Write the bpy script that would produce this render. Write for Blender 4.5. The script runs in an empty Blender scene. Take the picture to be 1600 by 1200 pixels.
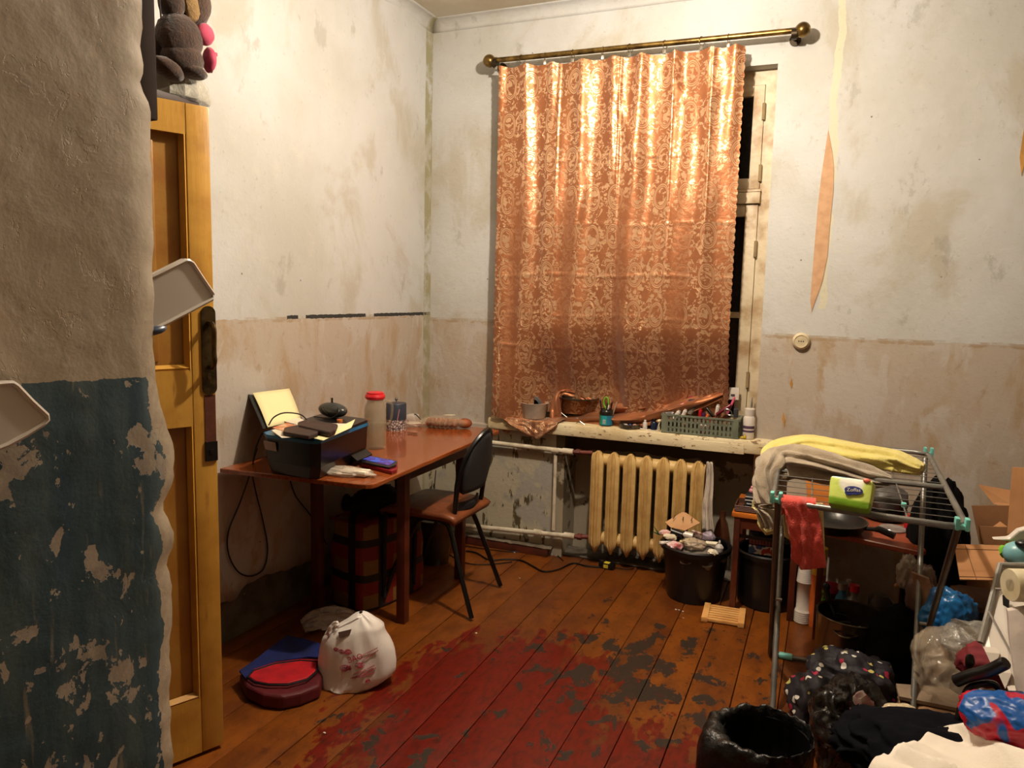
import bpy, bmesh, math, random
from mathutils import Vector, Matrix, noise as mn
SC=bpy.context.scene; COL=SC.collection
R=math.radians
# ---------------------------------------------------------------- camera
F=1170.0; CX,CY=800.0,600.0; CAM=Vector((0,0,1.45))
_Y=Vector((1300-CX,-(473-CY),-F)).normalized()
_Z=-Vector((575-CX,-(10400-CY),-F)).normalized()
_Z=(_Z-_Y*_Z.dot(_Y)).normalized(); _X=_Y.cross(_Z)
ROT=Matrix((_X,_Y,_Z))                       # camera -> world
cd=bpy.data.cameras.new('camera'); cam=bpy.data.objects.new('camera',cd); COL.objects.link(cam)
cd.sensor_width=36; cd.lens=36*F/1600; cd.clip_start=.02
cam.matrix_world=Matrix.Translation(CAM)@ROT.to_4x4(); SC.camera=cam
def at(px,py,x=None,y=None,z=None):
    d=ROT@Vector((px-CX,-(py-CY),-F))
    t=(x-CAM.x)/d.x if x is not None else (y/d.y if y is not None else (z-CAM.z)/d.z)
    return CAM+d*t
# ---------------------------------------------------------------- light
W=bpy.data.worlds.new('night'); SC.world=W; W.use_nodes=True
W.node_tree.nodes['Background'].inputs[0].default_value=(.012,.016,.03,1); W.node_tree.nodes['Background'].inputs[1].default_value=.5
BULB=Vector((-.66,2.45,2.70))
ld=bpy.data.lights.new('bulb_light','POINT'); ld.energy=105; ld.color=(1,.87,.72); ld.shadow_soft_size=.032
lo=bpy.data.objects.new('bulb_light',ld); COL.objects.link(lo); lo.location=BULB
SC.view_settings.view_transform='Standard'; SC.view_settings.look='None'; SC.view_settings.gamma=1
SC.view_settings.use_curve_mapping=False; SC.view_settings.exposure=.5
SC.cycles.max_bounces=8; SC.cycles.transparent_max_bounces=12
# ---------------------------------------------------------------- helpers
def lin(c): c=c/255; return c/12.92 if c<=.04045 else ((c+.055)/1.055)**2.4
def rgb(r,g,b): return (lin(r),lin(g),lin(b),1)
class NT:
    def __init__(s,name):
        s.m=bpy.data.materials.new(name); s.m.use_nodes=True; s.t=s.m.node_tree; s.n=s.t.nodes
        s.b=s.n['Principled BSDF']; s.out=s.n['Material Output']
        g=s.n.new('ShaderNodeNewGeometry'); s.pos=g.outputs['Position']
        s.obj=s.n.new('ShaderNodeTexCoord').outputs['Object']; s.uv=s.n.new('ShaderNodeTexCoord').outputs['UV']
    def L(s,a,b): s.t.links.new(a,b)
    def put(s,inp,v):
        if isinstance(v,(int,float,tuple,list)): inp.default_value=v
        else: s.L(v,inp)
    def math(s,op,a,b=0,c=None,clamp=False):
        n=s.n.new('ShaderNodeMath'); n.operation=op; n.use_clamp=clamp; s.put(n.inputs[0],a); s.put(n.inputs[1],b)
        if c is not None: s.put(n.inputs[2],c)
        return n.outputs[0]
    def xyz(s,v):
        n=s.n.new('ShaderNodeSeparateXYZ'); s.L(v,n.inputs[0]); return n.outputs
    def map(s,v,scale=(1,1,1),loc=(0,0,0),rot=(0,0,0)):
        n=s.n.new('ShaderNodeMapping'); s.L(v,n.inputs[0]); n.inputs['Scale'].default_value=scale; n.inputs['Location'].default_value=loc; n.inputs['Rotation'].default_value=rot
        return n.outputs[0]
    def noise(s,v,scale,detail=4,rough=.55,dist=0):
        n=s.n.new('ShaderNodeTexNoise'); s.L(v,n.inputs['Vector']); n.inputs['Scale'].default_value=scale; n.inputs['Detail'].default_value=detail
        n.inputs['Roughness'].default_value=rough; n.inputs['Distortion'].default_value=dist; return n.outputs[0]
    def vor(s,v,scale,feat='F1',out='Distance'):
        n=s.n.new('ShaderNodeTexVoronoi'); n.feature=feat; s.L(v,n.inputs['Vector']); n.inputs['Scale'].default_value=scale; return n.outputs[out]
    def ramp(s,f,a,b):      # smoothstep a..b
        n=s.n.new('ShaderNodeMapRange'); n.interpolation_type='SMOOTHSTEP'; s.put(n.inputs[0],f); n.inputs[1].default_value=a; n.inputs[2].default_value=b
        return n.outputs[0]
    def mix(s,f,a,b):
        n=s.n.new('ShaderNodeMix'); n.data_type='RGBA'; s.put(n.inputs[0],f); s.put(n.inputs[6],a); s.put(n.inputs[7],b); return n.outputs[2]
    def bump(s,h,strength=.3,dist=.01):
        n=s.n.new('ShaderNodeBump'); s.L(h,n.inputs['Height']); n.inputs['Strength'].default_value=strength; n.inputs['Distance'].default_value=dist
        s.L(n.outputs[0],s.b.inputs['Normal'])
    def col(s,c): s.put(s.b.inputs['Base Color'],c)
    def set(s,**k):
        N=dict(rough='Roughness',metal='Metallic',trans='Transmission Weight',alpha='Alpha',sheen='Sheen Weight',coat='Coat Weight',ior='IOR',emi='Emission Strength',spec='Specular IOR Level')
        for a,v in k.items(): s.put(s.b.inputs[N[a]],v)
_mc={}
def M(name,c,rough=.55,metal=0,c2=None,sc=14,bump=0,bs=60,**k):
    """simple procedural material: colour c varied by noise towards c2, fine relief"""
    if name in _mc: return _mc[name]
    t=NT(name); c=rgb(*c)
    if c2 is None: c2=tuple(x*.72 for x in c[:3])+(1,)
    else: c2=rgb(*c2)
    t.col(t.mix(t.ramp(t.noise(t.obj,sc,5),.35,.7),c,c2)); t.set(rough=rough,metal=metal,**k)
    if bump: t.bump(t.noise(t.obj,bs,4),bump,.004)
    _mc[name]=t.m; return t.m
def glassy(name,c,rough=.15,a=.45,bump=.4,bs=25):
    """thin translucent plastic film"""
    if name in _mc: return _mc[name]
    t=NT(name); t.col(rgb(*c)); t.set(rough=rough,alpha=a,spec=.8); t.bump(t.noise(t.obj,bs,4),bump,.01); _mc[name]=t.m; return t.m
class MB:
    def __init__(s): s.b=bmesh.new()
    def _add(s,vs,mtx): bmesh.ops.transform(s.b,matrix=mtx,verts=vs)
    def box(s,c,d,rot=(0,0,0),bev=0):
        from mathutils import Euler
        t=bmesh.new(); bmesh.ops.create_cube(t,size=1); bmesh.ops.scale(t,vec=d,verts=t.verts)
        if bev: bmesh.ops.bevel(t,geom=t.edges[:],offset=bev,segments=2,affect='EDGES',profile=.6)
        bmesh.ops.transform(t,matrix=Matrix.Translation(c)@Euler(rot).to_matrix().to_4x4(),verts=t.verts)
        s.join(t); return s
    def join(s,t):
        me=bpy.data.meshes.new('t'); t.to_mesh(me); t.free(); s.b.from_mesh(me); bpy.data.meshes.remove(me)
    def tube(s,pts,r,seg=8,closed=False,cap=True):
        pts=[Vector(p) for p in pts]; n=len(pts); rings=[]; up=None
        for i,p in enumerate(pts):
            if closed: d=(pts[(i+1)%n]-pts[i-1])
            else: d=pts[min(i+1,n-1)]-pts[max(i-1,0)]
            d.normalize()
            if up is None: up=Vector((0,0,1)) if abs(d.z)<.9 else Vector((1,0,0))
            a=d.cross(up)
            if a.length<1e-4: a=d.cross(Vector((0,1,0)))
            a.normalize(); b=a.cross(d).normalized(); up=b
            rr=r[i] if isinstance(r,(list,tuple)) else r
            rings.append([s.b.verts.new(p+(a*math.cos(2*math.pi*k/seg)+b*math.sin(2*math.pi*k/seg))*rr) for k in range(seg)])
        m=n if closed else n-1
        for i in range(m):
            A=rings[i]; B=rings[(i+1)%n]
            for k in range(seg): s.b.faces.new((A[k],A[(k+1)%seg],B[(k+1)%seg],B[k]))
        if cap and not closed:
            s.b.faces.new(rings[0][::-1]); s.b.faces.new(rings[-1])
        return s
    def lathe(s,prof,c=(0,0,0),seg=24,axis='Z',fn=None):
        rings=[]
        for (r,z) in prof:
            ring=[]
            for k in range(seg):
                a=2*math.pi*k/seg; rr=r*(fn(a,z) if fn else 1)
                v=Vector((rr*math.cos(a),rr*math.sin(a),z))
                if axis=='Y': v=Vector((v.x,v.z,v.y))
                if axis=='X': v=Vector((v.z,v.x,v.y))
                ring.append(s.b.verts.new(v+Vector(c)))
            rings.append(ring)
        for A,B in zip(rings,rings[1:]):
            for k in range(seg): s.b.faces.new((A[k],A[(k+1)%seg],B[(k+1)%seg],B[k]))
        if prof[0][0]>1e-5: s.b.faces.new(rings[0][::-1])
        if prof[-1][0]>1e-5: s.b.faces.new(rings[-1])
        return s
    def ball(s,c,d,sub=2,fn=None,rot=None):
        t=bmesh.new(); bmesh.ops.create_icosphere(t,subdivisions=sub,radius=1)
        for v in t.verts:
            if fn: v.co=v.co*fn(v.co)
            v.co=Vector((v.co.x*d[0],v.co.y*d[1],v.co.z*d[2]))
            if rot: v.co=rot@v.co
            v.co+=Vector(c)
        s.join(t); return s
    def poly(s,pts,th):
        """polygon (3D points) extruded by vector th"""
        th=Vector(th); A=[s.b.verts.new(Vector(p)) for p in pts]; B=[s.b.verts.new(Vector(p)+th) for p in pts]
        s.b.faces.new(A); s.b.faces.new(B[::-1]); n=len(A)
        for i in range(n): s.b.faces.new((A[i],B[i],B[(i+1)%n],A[(i+1)%n]))
        return s
    def grid(s,fn,nu,nv,closed_u=False,uv=False):
        G=[[s.b.verts.new(fn(i/nu,j/nv)) for i in range(nu if closed_u else nu+1)] for j in range(nv+1)]
        L=s.b.loops.layers.uv.verify() if uv else None
        for j in range(nv):
            for i in range(nu):
                i2=(i+1)%nu if closed_u else i+1
                f=s.b.faces.new((G[j][i],G[j][i2],G[j+1][i2],G[j+1][i]))
                if uv:
                    for l,(a,b) in zip(f.loops,((i,j),(i+1,j),(i+1,j+1),(i,j+1))): l[L].uv=(a/nu,b/nv)
        return s
    def build(s,name,m,parent=None,smooth=True,solid=0,sub=0,kind=None,label=None):
        bmesh.ops.recalc_face_normals(s.b,faces=s.b.faces)
        me=bpy.data.meshes.new(name); s.b.to_mesh(me); s.b.free(); me.materials.append(m)
        if smooth:
            for p in me.polygons: p.use_smooth=True
            try:
                if len(me.polygons)<1200: me.set_sharp_from_angle(angle=R(38))
            except Exception: pass
        o=bpy.data.objects.new(name,me); COL.objects.link(o)
        if parent: o.parent=parent
        if solid: md=o.modifiers.new('solid','SOLIDIFY'); md.thickness=solid; md.offset=0
        if sub: md=o.modifiers.new('sub','SUBSURF'); md.levels=sub; md.render_levels=sub
        if kind: o['kind']=kind
        if label: o['label']=label
        return o
def thing(name,label,cat,loc=(0,0,0),rz=0,group=None,rot=None):
    o=bpy.data.objects.new(name,None); COL.objects.link(o); o.location=loc; o.rotation_euler=rot if rot else (0,0,rz); o.empty_display_size=.05
    o['label']=label; o['category']=cat
    if group: o['group']=group
    return o
def single(name,mb,m,label,cat,loc=(0,0,0),rz=0,group=None,rot=None,**k):
    o=mb.build(name,m,None,**k); o.location=loc; o.rotation_euler=rot if rot else (0,0,rz); o['label']=label; o['category']=cat
    if group: o['group']=group
    return o
def structure(o): o['kind']='structure'; return o
def text(s,size,m,parent,loc,rot,name='lettering',ext=.0006):
    cu=bpy.data.curves.new(name,'FONT'); cu.body=s; cu.size=size; cu.extrude=ext; cu.align_x='CENTER'; cu.align_y='CENTER'
    o=bpy.data.objects.new('tmp',cu); COL.objects.link(o); bpy.context.view_layer.update()
    me=bpy.data.meshes.new_from_object(o.evaluated_get(bpy.context.evaluated_depsgraph_get())); bpy.data.objects.remove(o)
    me.materials.clear(); me.materials.append(m)
    q=bpy.data.objects.new(name,me); COL.objects.link(q); q.parent=parent; q.location=loc; q.rotation_euler=rot; return q
def smoothpath(pts,n=8):
    """Catmull-Rom through points"""
    P=[Vector(p) for p in pts]; out=[]
    for i in range(len(P)-1):
        a=P[max(i-1,0)];b=P[i];c=P[i+1];d=P[min(i+2,len(P)-1)]
        for k in range(n):
            t=k/n; out.append(.5*((2*b)+(c-a)*t+(2*a-5*b+4*c-d)*t*t+(-a+3*b-3*c+d)*t**3))
    out.append(P[-1]); return out
def crumple(mb,c,d,seed=0,amp=.25,fr=1.6,sub=4,flat=-.55,ridge=True):
    """crumpled bag / cloth lump with a flat underside"""
    off=Vector((seed*7.3,seed*3.1,seed*1.7))
    def fn(v):
        n=mn.noise(v*fr+off); r=1-abs(mn.noise(v*fr*2.3+off*1.3))*2 if ridge else mn.noise(v*fr*2+off)
        return 1+amp*n+amp*.55*(r-.5)+amp*.25*(1-abs(mn.noise(v*fr*6+off))*2)
    t=bmesh.new(); bmesh.ops.create_icosphere(t,subdivisions=sub,radius=1)
    for v in t.verts:
        v.co=v.co*fn(v.co); v.co.z=max(v.co.z,flat); v.co=Vector((v.co.x*d[0],v.co.y*d[1],v.co.z*d[2]))+Vector(c)
    mb.join(t); return mb
def ftube(mb,pts,wid,hei,seed=0,folds=7,seg=40,n=10,amp=.22,cap=True):
    """long rumpled cloth roll: elliptical section with lengthwise folds"""
    P=smoothpath(pts,n); m=len(P)
    def lerp(a,t):
        x=t*(len(a)-1); i=min(int(x),len(a)-2); return a[i]+(a[i+1]-a[i])*(x-i)
    rings=[]
    for i,p in enumerate(P):
        d=(P[min(i+1,m-1)]-P[max(i-1,0)]).normalized(); t=i/(m-1)
        a=d.cross(Vector((0,0,1))); 
        if a.length<.15: a=Vector((0,1,0)).cross(d)
        a.normalize(); b=a.cross(d).normalized(); w=lerp(wid,t); h=lerp(hei,t); ring=[]
        for k in range(seg):
            th=2*math.pi*k/seg; q=Vector((math.cos(th)*1.3,math.sin(th)*1.3,t*3+seed))
            f=1+amp*math.sin(folds*th+4*mn.noise(q))+amp*.8*mn.noise(q*2.2)+amp*.25*mn.noise(q*9)
            ring.append(mb.b.verts.new(p+a*math.cos(th)*w*f+b*math.sin(th)*h*f))
        rings.append(ring)
    for A,B in zip(rings,rings[1:]):
        for k in range(seg): mb.b.faces.new((A[k],A[(k+1)%seg],B[(k+1)%seg],B[k]))
    if cap: mb.b.faces.new(rings[0][::-1]); mb.b.faces.new(rings[-1])
    return mb
def copytree(o,loc=None,rot=None,label=None,parent=None):
    c=o.copy(); COL.objects.link(c)
    if parent: c.parent=parent
    if loc is not None: c.location=loc
    if rot is not None: c.rotation_euler=rot
    if label: c['label']=label
    for ch in list(o.children): copytree(ch,parent=c)
    return c
ORD=['first','second','third','fourth','fifth','sixth','seventh','eighth','ninth','tenth']
# ================================================================ ROOM
XL,YB,ZC=-2.2,3.9,2.97
def wallmat(name,kind):
    t=NT(name); p=t.pos; x,y,z=t.xyz(p)
    n1=t.noise(p,1.3,6,.6); n2=t.noise(p,9,6,.65); n3=t.noise(p,45,4,.6)
    up=t.mix(t.ramp(n1,.35,.68),rgb(192,192,190),rgb(178,176,168))
    up=t.mix(t.math('MULTIPLY',t.ramp(n2,.55,.75),.5),up,rgb(196,192,178))
    n4=t.noise(t.map(p,(1,1,.8),(2,5,3)),2.6,6,.62,.5)
    up=t.mix(t.math('MULTIPLY',t.ramp(n4,.50,.64),.55),up,rgb(166,156,134))
    up=t.mix(t.math('MULTIPLY',t.ramp(t.noise(t.map(p,(1,1,.6),(7,1,3)),6,6,.7),.60,.68),.4),up,rgb(140,134,122))
    st=t.noise(t.map(p,(3,3,1.1)),2.3,6,.62,.6)
    lo=t.mix(t.ramp(st,.46,.66),rgb(176,164,150),rgb(168,146,118))
    lo=t.mix(t.ramp(t.noise(t.map(p,(2,2,1.2),(5,2,1)),2.6,6,.6,.5),.52,.60),lo,rgb(182,174,164))
    lo=t.mix(t.math('MULTIPLY',t.ramp(t.noise(p,14,6,.7),.60,.68),.45),lo,rgb(150,126,94))
    zz=t.math('ADD',z,t.math('MULTIPLY',t.math('SUBTRACT',n2,.5),.035))
    if kind=='back': lim=t.math('ADD',1.30,t.math('MULTIPLY',t.ramp(x,-1.0,.2),-.02))
    else: lim=1.325
    f=t.math('GREATER_THAN',zz,lim)
    c=t.mix(f,lo,up)
    # scraped yellowish edge line
    band=t.math('MULTIPLY',t.math('LESS_THAN',t.math('ABSOLUTE',t.math('SUBTRACT',zz,lim)),.012),t.ramp(n2,.45,.6))
    c=t.mix(t.math('MULTIPLY',band,.6),c,rgb(150,124,84))
    if kind=='left':
        # charcoal paint strip left along the line
        zs=t.math('ADD',z,t.math('MULTIPLY',t.math('SUBTRACT',n3,.5),.012))
        k=t.math('MULTIPLY',t.math('LESS_THAN',t.math('ABSOLUTE',t.math('SUBTRACT',zs,1.332)),.0085),t.math('MULTIPLY',t.math('GREATER_THAN',y,2.63),t.math('GREATER_THAN',t.noise(t.map(p,(0,1,0)),6,3),.40)))
        c=t.mix(k,c,rgb(52,52,50))
        c=t.mix(t.math('MULTIPLY',t.math('GREATER_THAN',y,3.82),t.ramp(n2,.35,.6)),c,rgb(150,144,112))
        br=t.math('MULTIPLY',t.math('LESS_THAN',t.math('ABSOLUTE',t.math('SUBTRACT',y,3.42)),.09),t.math('GREATER_THAN',t.math('ADD',z,t.math('ADD',t.math('MULTIPLY',y,.55),t.math('MULTIPLY',n2,.1))),5.5))
        c=t.mix(br,c,rgb(132,86,48))
    else:
        # corner crack, plaster repair strip to the right of the window
        k=t.math('LESS_THAN',t.math('ABSOLUTE',t.math('SUBTRACT',t.math('ADD',x,t.math('MULTIPLY',t.math('SUBTRACT',t.noise(t.map(p,(.4,0,1)),3.5,5),.5),.12)),-.045)),.017)
        k=t.math('MULTIPLY',k,t.math('GREATER_THAN',z,1.42))
        c=t.mix(t.math('MULTIPLY',k,.8),c,rgb(200,194,166))
        k=t.math('MULTIPLY',t.math('LESS_THAN',t.math('ABSOLUTE',t.math('SUBTRACT',t.math('ADD',x,t.math('MULTIPLY',n2,.05)),-2.17)),.009),t.ramp(n2,.35,.5))
        c=t.mix(k,c,rgb(112,106,78))
        # vertical plaster streaks by the corner, below the line
        k=t.math('MULTIPLY',t.math('LESS_THAN',z,.665),t.math('LESS_THAN',x,-1.35))
        pan=t.mix(t.ramp(t.noise(t.map(p,(5,1,1.5)),4,5,.6),.56,.60),rgb(176,168,146),rgb(84,74,50))
        pan=t.mix(t.ramp(t.noise(p,4,4),.5,.56),pan,rgb(160,156,146))
        c=t.mix(k,c,pan)
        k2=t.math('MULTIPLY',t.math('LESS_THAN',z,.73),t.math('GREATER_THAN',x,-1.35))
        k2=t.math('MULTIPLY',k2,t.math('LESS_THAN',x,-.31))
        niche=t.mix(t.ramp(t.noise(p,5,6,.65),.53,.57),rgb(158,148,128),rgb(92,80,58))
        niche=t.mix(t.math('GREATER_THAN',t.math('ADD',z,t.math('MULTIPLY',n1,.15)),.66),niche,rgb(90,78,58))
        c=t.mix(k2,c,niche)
    # specks
    sp=t.math('MULTIPLY',t.math('LESS_THAN',t.vor(p,11),.045),t.math('GREATER_THAN',t.noise(p,3.1,2),.56))
    c=t.mix(t.math('MULTIPLY',sp,.75),c,rgb(70,58,44))
    c=t.mix(t.math('MULTIPLY',t.ramp(n3,.62,.74),.25),c,rgb(118,108,92))
    t.col(c); t.set(rough=.62,spec=.35)
    h=t.math('ADD',t.math('MULTIPLY',n2,1.2),t.math('ADD',t.math('MULTIPLY',n3,.4),t.math('MULTIPLY',f,.25)))
    t.bump(h,.35,.012)
    return t.m
MWL=wallmat('plaster_left','left'); MWB=wallmat('plaster_back','back')
MDARK=M('dim_paint',(206,190,164),.8,c2=(190,172,146),sc=2)
# --- left wall: rough concrete base and a plaster coat that stops short of the floor with a ragged edge
b=MB(); b.box((XL-.16,1.2,1.5),(.30,5.6,3.1)); wl=structure(b.build('wall_left',M('rough_concrete',(112,100,82),.9,c2=(74,64,50),sc=7,bump=.8,bs=35)))
def edgeL(y):
    k=[(-1.5,.16),(2.2,.20),(2.28,.17),(2.34,.22),(2.4,.225),(2.55,.21),(2.7,.19),(3.0,.17),(3.9,.16)]
    for (a,b_),(c,d) in zip(k,k[1:]):
        if a<=y<=c: return b_+(d-b_)*(y-a)/(c-a)+.012*mn.noise(Vector((y*14,0,0)))
    return .16
b=MB(); b.grid(lambda u,v:Vector((XL+.012+.006*mn.noise(Vector((u*9,v*7,3))),-1.5+u*5.42,edgeL(-1.5+u*5.42)*(1-v)+3.0*v)),180,40)
b.build('plaster_coat',MWL,wl,solid=.018)
# --- back wall with window opening and radiator niche
WX0,WX1,WZ0,WZ1=-1.60,-.312,.70,2.572
b=MB()
b.box(((XL-.2+WX0)/2,YB+.2,(WZ0+3.1)/2),(WX0-XL+.2,.4,3.1-WZ0))
b.box(((WX1+2.8)/2,YB+.2,1.5),(2.8-WX1,.4,3.2))
b.box(((WX0+WX1)/2,YB+.2,(WZ1+3.1)/2),(WX1-WX0,.4,3.1-WZ1))
b.box(((XL-.2-1.37)/2,YB+.18,.35),(-1.37-XL+.2,.46,.72))        # proud panel left of the niche
b.box(((-1.33+WX1)/2,YB+.28,.35),(WX1+1.33,.24,.72))           # niche back
b.box((-1.335,YB+.1,.35),(.07,.3,.70))
b.box((-1.31,YB+.02,.33),(.012,.012,.66))
wb=structure(b.build('wall_back',MWB,smooth=False))
# closing walls the camera does not see
b=MB(); b.box((2.75,1.2,1.5),(.1,5.6,3.1)); structure(b.build('wall_right',M('dim_right',(150,134,108),.8,sc=2),smooth=False))
b=MB(); b.box((.2,-1.6,1.5),(5.2,.1,3.1)); structure(b.build('wall_front',MDARK,smooth=False))
t=NT('ceiling_paint'); n=t.noise(t.pos,1.6,5); t.col(t.mix(t.ramp(n,.4,.7),rgb(205,198,182),rgb(188,176,152))); t.set(rough=.8); t.bump(t.noise(t.pos,12,5),.3,.01)
b=MB(); b.box((.2,1.2,ZC+.1),(5.4,5.6,.2)); ce=structure(b.build('ceiling',t.m,smooth=False))
# small cove where walls meet ceiling
b=MB(); prof=[(.05*(1-math.sin(a)),-.05*(1-math.cos(a))) for a in [k*math.pi/12 for k in range(7)]]
pts=[]
for (d,zz) in prof: pts.append((XL+d,zz))
b.grid(lambda u,v:Vector((XL+.02+.06*(1-math.sin(v*math.pi/2)),-1.5+u*5.42,ZC-.06*(1-math.cos(v*math.pi/2))+.003*mn.noise(Vector((u*20,v,0))))),60,6)
b.build('cove_moulding',MWL,ce,solid=.004)
b=MB(); b.grid(lambda u,v:Vector((XL+u*4.9,YB-.002-.06*(1-math.sin(v*math.pi/2)),ZC-.06*(1-math.cos(v*math.pi/2))+.003*mn.noise(Vector((u*20,v,5))))),60,6)
b.build('cove_moulding',MWB,ce,solid=.004)
# --- floor: every board an object
def floormat():
    t=NT('worn_floor_paint'); p=t.pos; x,y,z=t.xyz(p)
    oi=t.n.new('ShaderNodeObjectInfo').outputs['Random']
    n1=t.noise(p,1.7,5,.6); n2=t.noise(t.map(p,(2.2,1,1)),5,7,.68,.3); n3=t.noise(t.map(p,(1.5,.5,1)),40,4)
    base=t.mix(t.ramp(n2,.35,.7),rgb(132,72,18),rgb(96,48,12))
    base=t.mix(t.math('MULTIPLY',oi,.45),base,rgb(76,34,14))
    # fresh red coat: towards the near middle of the room
    rr=t.math('ADD',t.math('MULTIPLY',y,-1.0),t.math('ADD',t.math('MULTIPLY',n1,1.5),t.math('MULTIPLY',t.math('ADD',x,.6),-.45)))
    dx=t.math('MULTIPLY',t.math('ADD',x,1.02),1.5); dy=t.math('MULTIPLY',t.math('SUBTRACT',y,2.25),1.05)
    d=t.math('SQRT',t.math('ADD',t.math('MULTIPLY',dx,dx),t.math('MULTIPLY',dy,dy)))
    dx2=t.math('MULTIPLY',t.math('ADD',x,.50),1.5); dy2=t.math('MULTIPLY',t.math('SUBTRACT',y,1.95),1.5)
    d2=t.math('SQRT',t.math('ADD',t.math('MULTIPLY',dx2,dx2),t.math('MULTIPLY',dy2,dy2)))
    dm=t.math('MINIMUM',d,d2)
    red=t.ramp(t.math('ADD',dm,t.math('MULTIPLY',t.math('SUBTRACT',n2,.5),1.9)),.70,.62)
    c=t.mix(red,base,t.mix(t.ramp(n3,.4,.7),rgb(104,22,8),rgb(78,16,6)))
    # worn through to grey-brown wood around the middle
    ex=t.math('ADD',x,.62); ey=t.math('MULTIPLY',t.math('SUBTRACT',y,2.72),.9); e=t.math('SQRT',t.math('ADD',t.math('MULTIPLY',ex,ex),t.math('MULTIPLY',ey,ey)))
    e2=t.math('SQRT',t.math('ADD',t.math('POWER',t.math('ABSOLUTE',t.math('ADD',x,1.12)),2),t.math('POWER',t.math('ABSOLUTE',t.math('SUBTRACT',y,1.9)),2)))
    e=t.math('MINIMUM',e,t.math('ADD',e2,.25))
    wsel=t.math('ADD',t.math('ADD',t.noise(t.map(p,(1.5,.9,1),(3,7,0)),7,6,.66,.3),.045),t.math('MULTIPLY',e,-.27))
    worn=t.ramp(wsel,.500,.520)
    c=t.mix(worn,c,t.mix(n3,rgb(36,27,18),rgb(50,38,27)))
    c=t.mix(t.math('MULTIPLY',t.ramp(t.noise(p,26,5,.7),.55,.66),t.ramp(e,1.1,.4)),c,rgb(66,20,10))
    c=t.mix(t.math('MULTIPLY',t.ramp(n3,.60,.72),.4),c,rgb(60,34,16))
    t.col(c); t.set(rough=t.math('ADD',.30,t.math('MULTIPLY',t.math('ADD',worn,n2),.22)),spec=.35)
    t.bump(t.math('ADD',t.math('MULTIPLY',n2,1),t.math('ADD',t.math('MULTIPLY',worn,-.35),t.math('MULTIPLY',n3,.35))),.3,.006)
    return t.m
MF=floormat()
b=MB(); b.box((.2,1.2,-.10),(5.2,5.6,.12)); fl=structure(b.build('floor',M('floor_gap',(66,32,14),.95),smooth=False))
random.seed(3); x=-.397-.157*12; fb=None
while x<2.7:
    o=None
    if fb is None:
        b=MB(); b.box((0,0,0),(.1550,5.5,.038),bev=.0025); fb=b.build('floorboard',MF,fl)
        o=fb
    else: o=fb.copy(); COL.objects.link(o)
    o.location=(x+.0785,1.2,-.019+random.uniform(-.0015,.0008)); o.scale=(random.uniform(.985,1.0),1,1); o.rotation_euler=(0,random.uniform(-.006,.006),0)
    x+=.157
# --- skirting under the window, cable duct
b=MB(); b.box((-1.80,YB-.065,.022),(.86,.05,.045),bev=.006); bb=structure(b.build('baseboard_back',M('brown_red_skirting',(92,38,22),.5,c2=(64,28,16))))
b=MB(); b.grid(lambda u,v:Vector((-2.2+u*.85,YB-.092+v*.07,.048+.006*mn.noise(Vector((u*30,v*5,1)))+.008*v)),60,6); b.build('plaster_dust',M('dust_crust',(120,108,92),.95,c2=(86,74,60),bump=.6),bb,solid=.006)
b=MB(); b.grid(lambda u,v:Vector((-1.35+u*1.05,YB-.02+v*.10,.005+.02*v+.008*abs(mn.noise(Vector((u*24,v*4,2)))))),70,6); structure(b.build('trim_1',M('dust_crust2',(104,96,84),.95,c2=(60,52,44),bump=.6),None,solid=.006))
# --- near wall (broken end of the doorway) with a ragged plaster edge
A=at(245,585,z=1.32); B_=at(0,604,z=1.32); wd=Vector((.0,1,0)); wd.normalize(); wn=Vector((wd.y,-wd.x,0))
def onnear(px,py):
    d=ROT@Vector((px-CX,-(py-CY),-F)); t=(A-CAM).dot(wn)/d.dot(wn); return CAM+d*t
LZ=onnear(0,604); LK=(LZ.z-1.318)/(LZ.y-A.y)
edge_px=[(222,-260),(226,-60),(229,20),(230,70),(233,110),(226,128),(235,150),(243,165),(244,250),(246,330),(247,450),(248,550),(251,575),(255,612),(262,650),(271,676),(279,691),(281,712),(277,735),(278,752),(272,762),(266,783),(265,800),(271,820),(276,838),(277,855),(272,868),(267,880),(272,897),(277,920),(276,950),(277,975),(272,1005),(274,1040),(272,1080),(275,1110),(274,1150),(277,1200),(279,1330),(281,1700)]
ep=[]
for q in edge_px:
    P_=onnear(*q); ep.append((P_.z,(P_-A).dot(wd)))
ep.sort()
def edges(z):
    if z<=ep[0][0]: return ep[0][1]
    if z>=ep[-1][0]: return ep[-1][1]
    for (a,b_),(c,d) in zip(ep,ep[1:]):
        if a<=z<=c: return b_+(d-b_)*(z-a)/(c-a)
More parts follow.
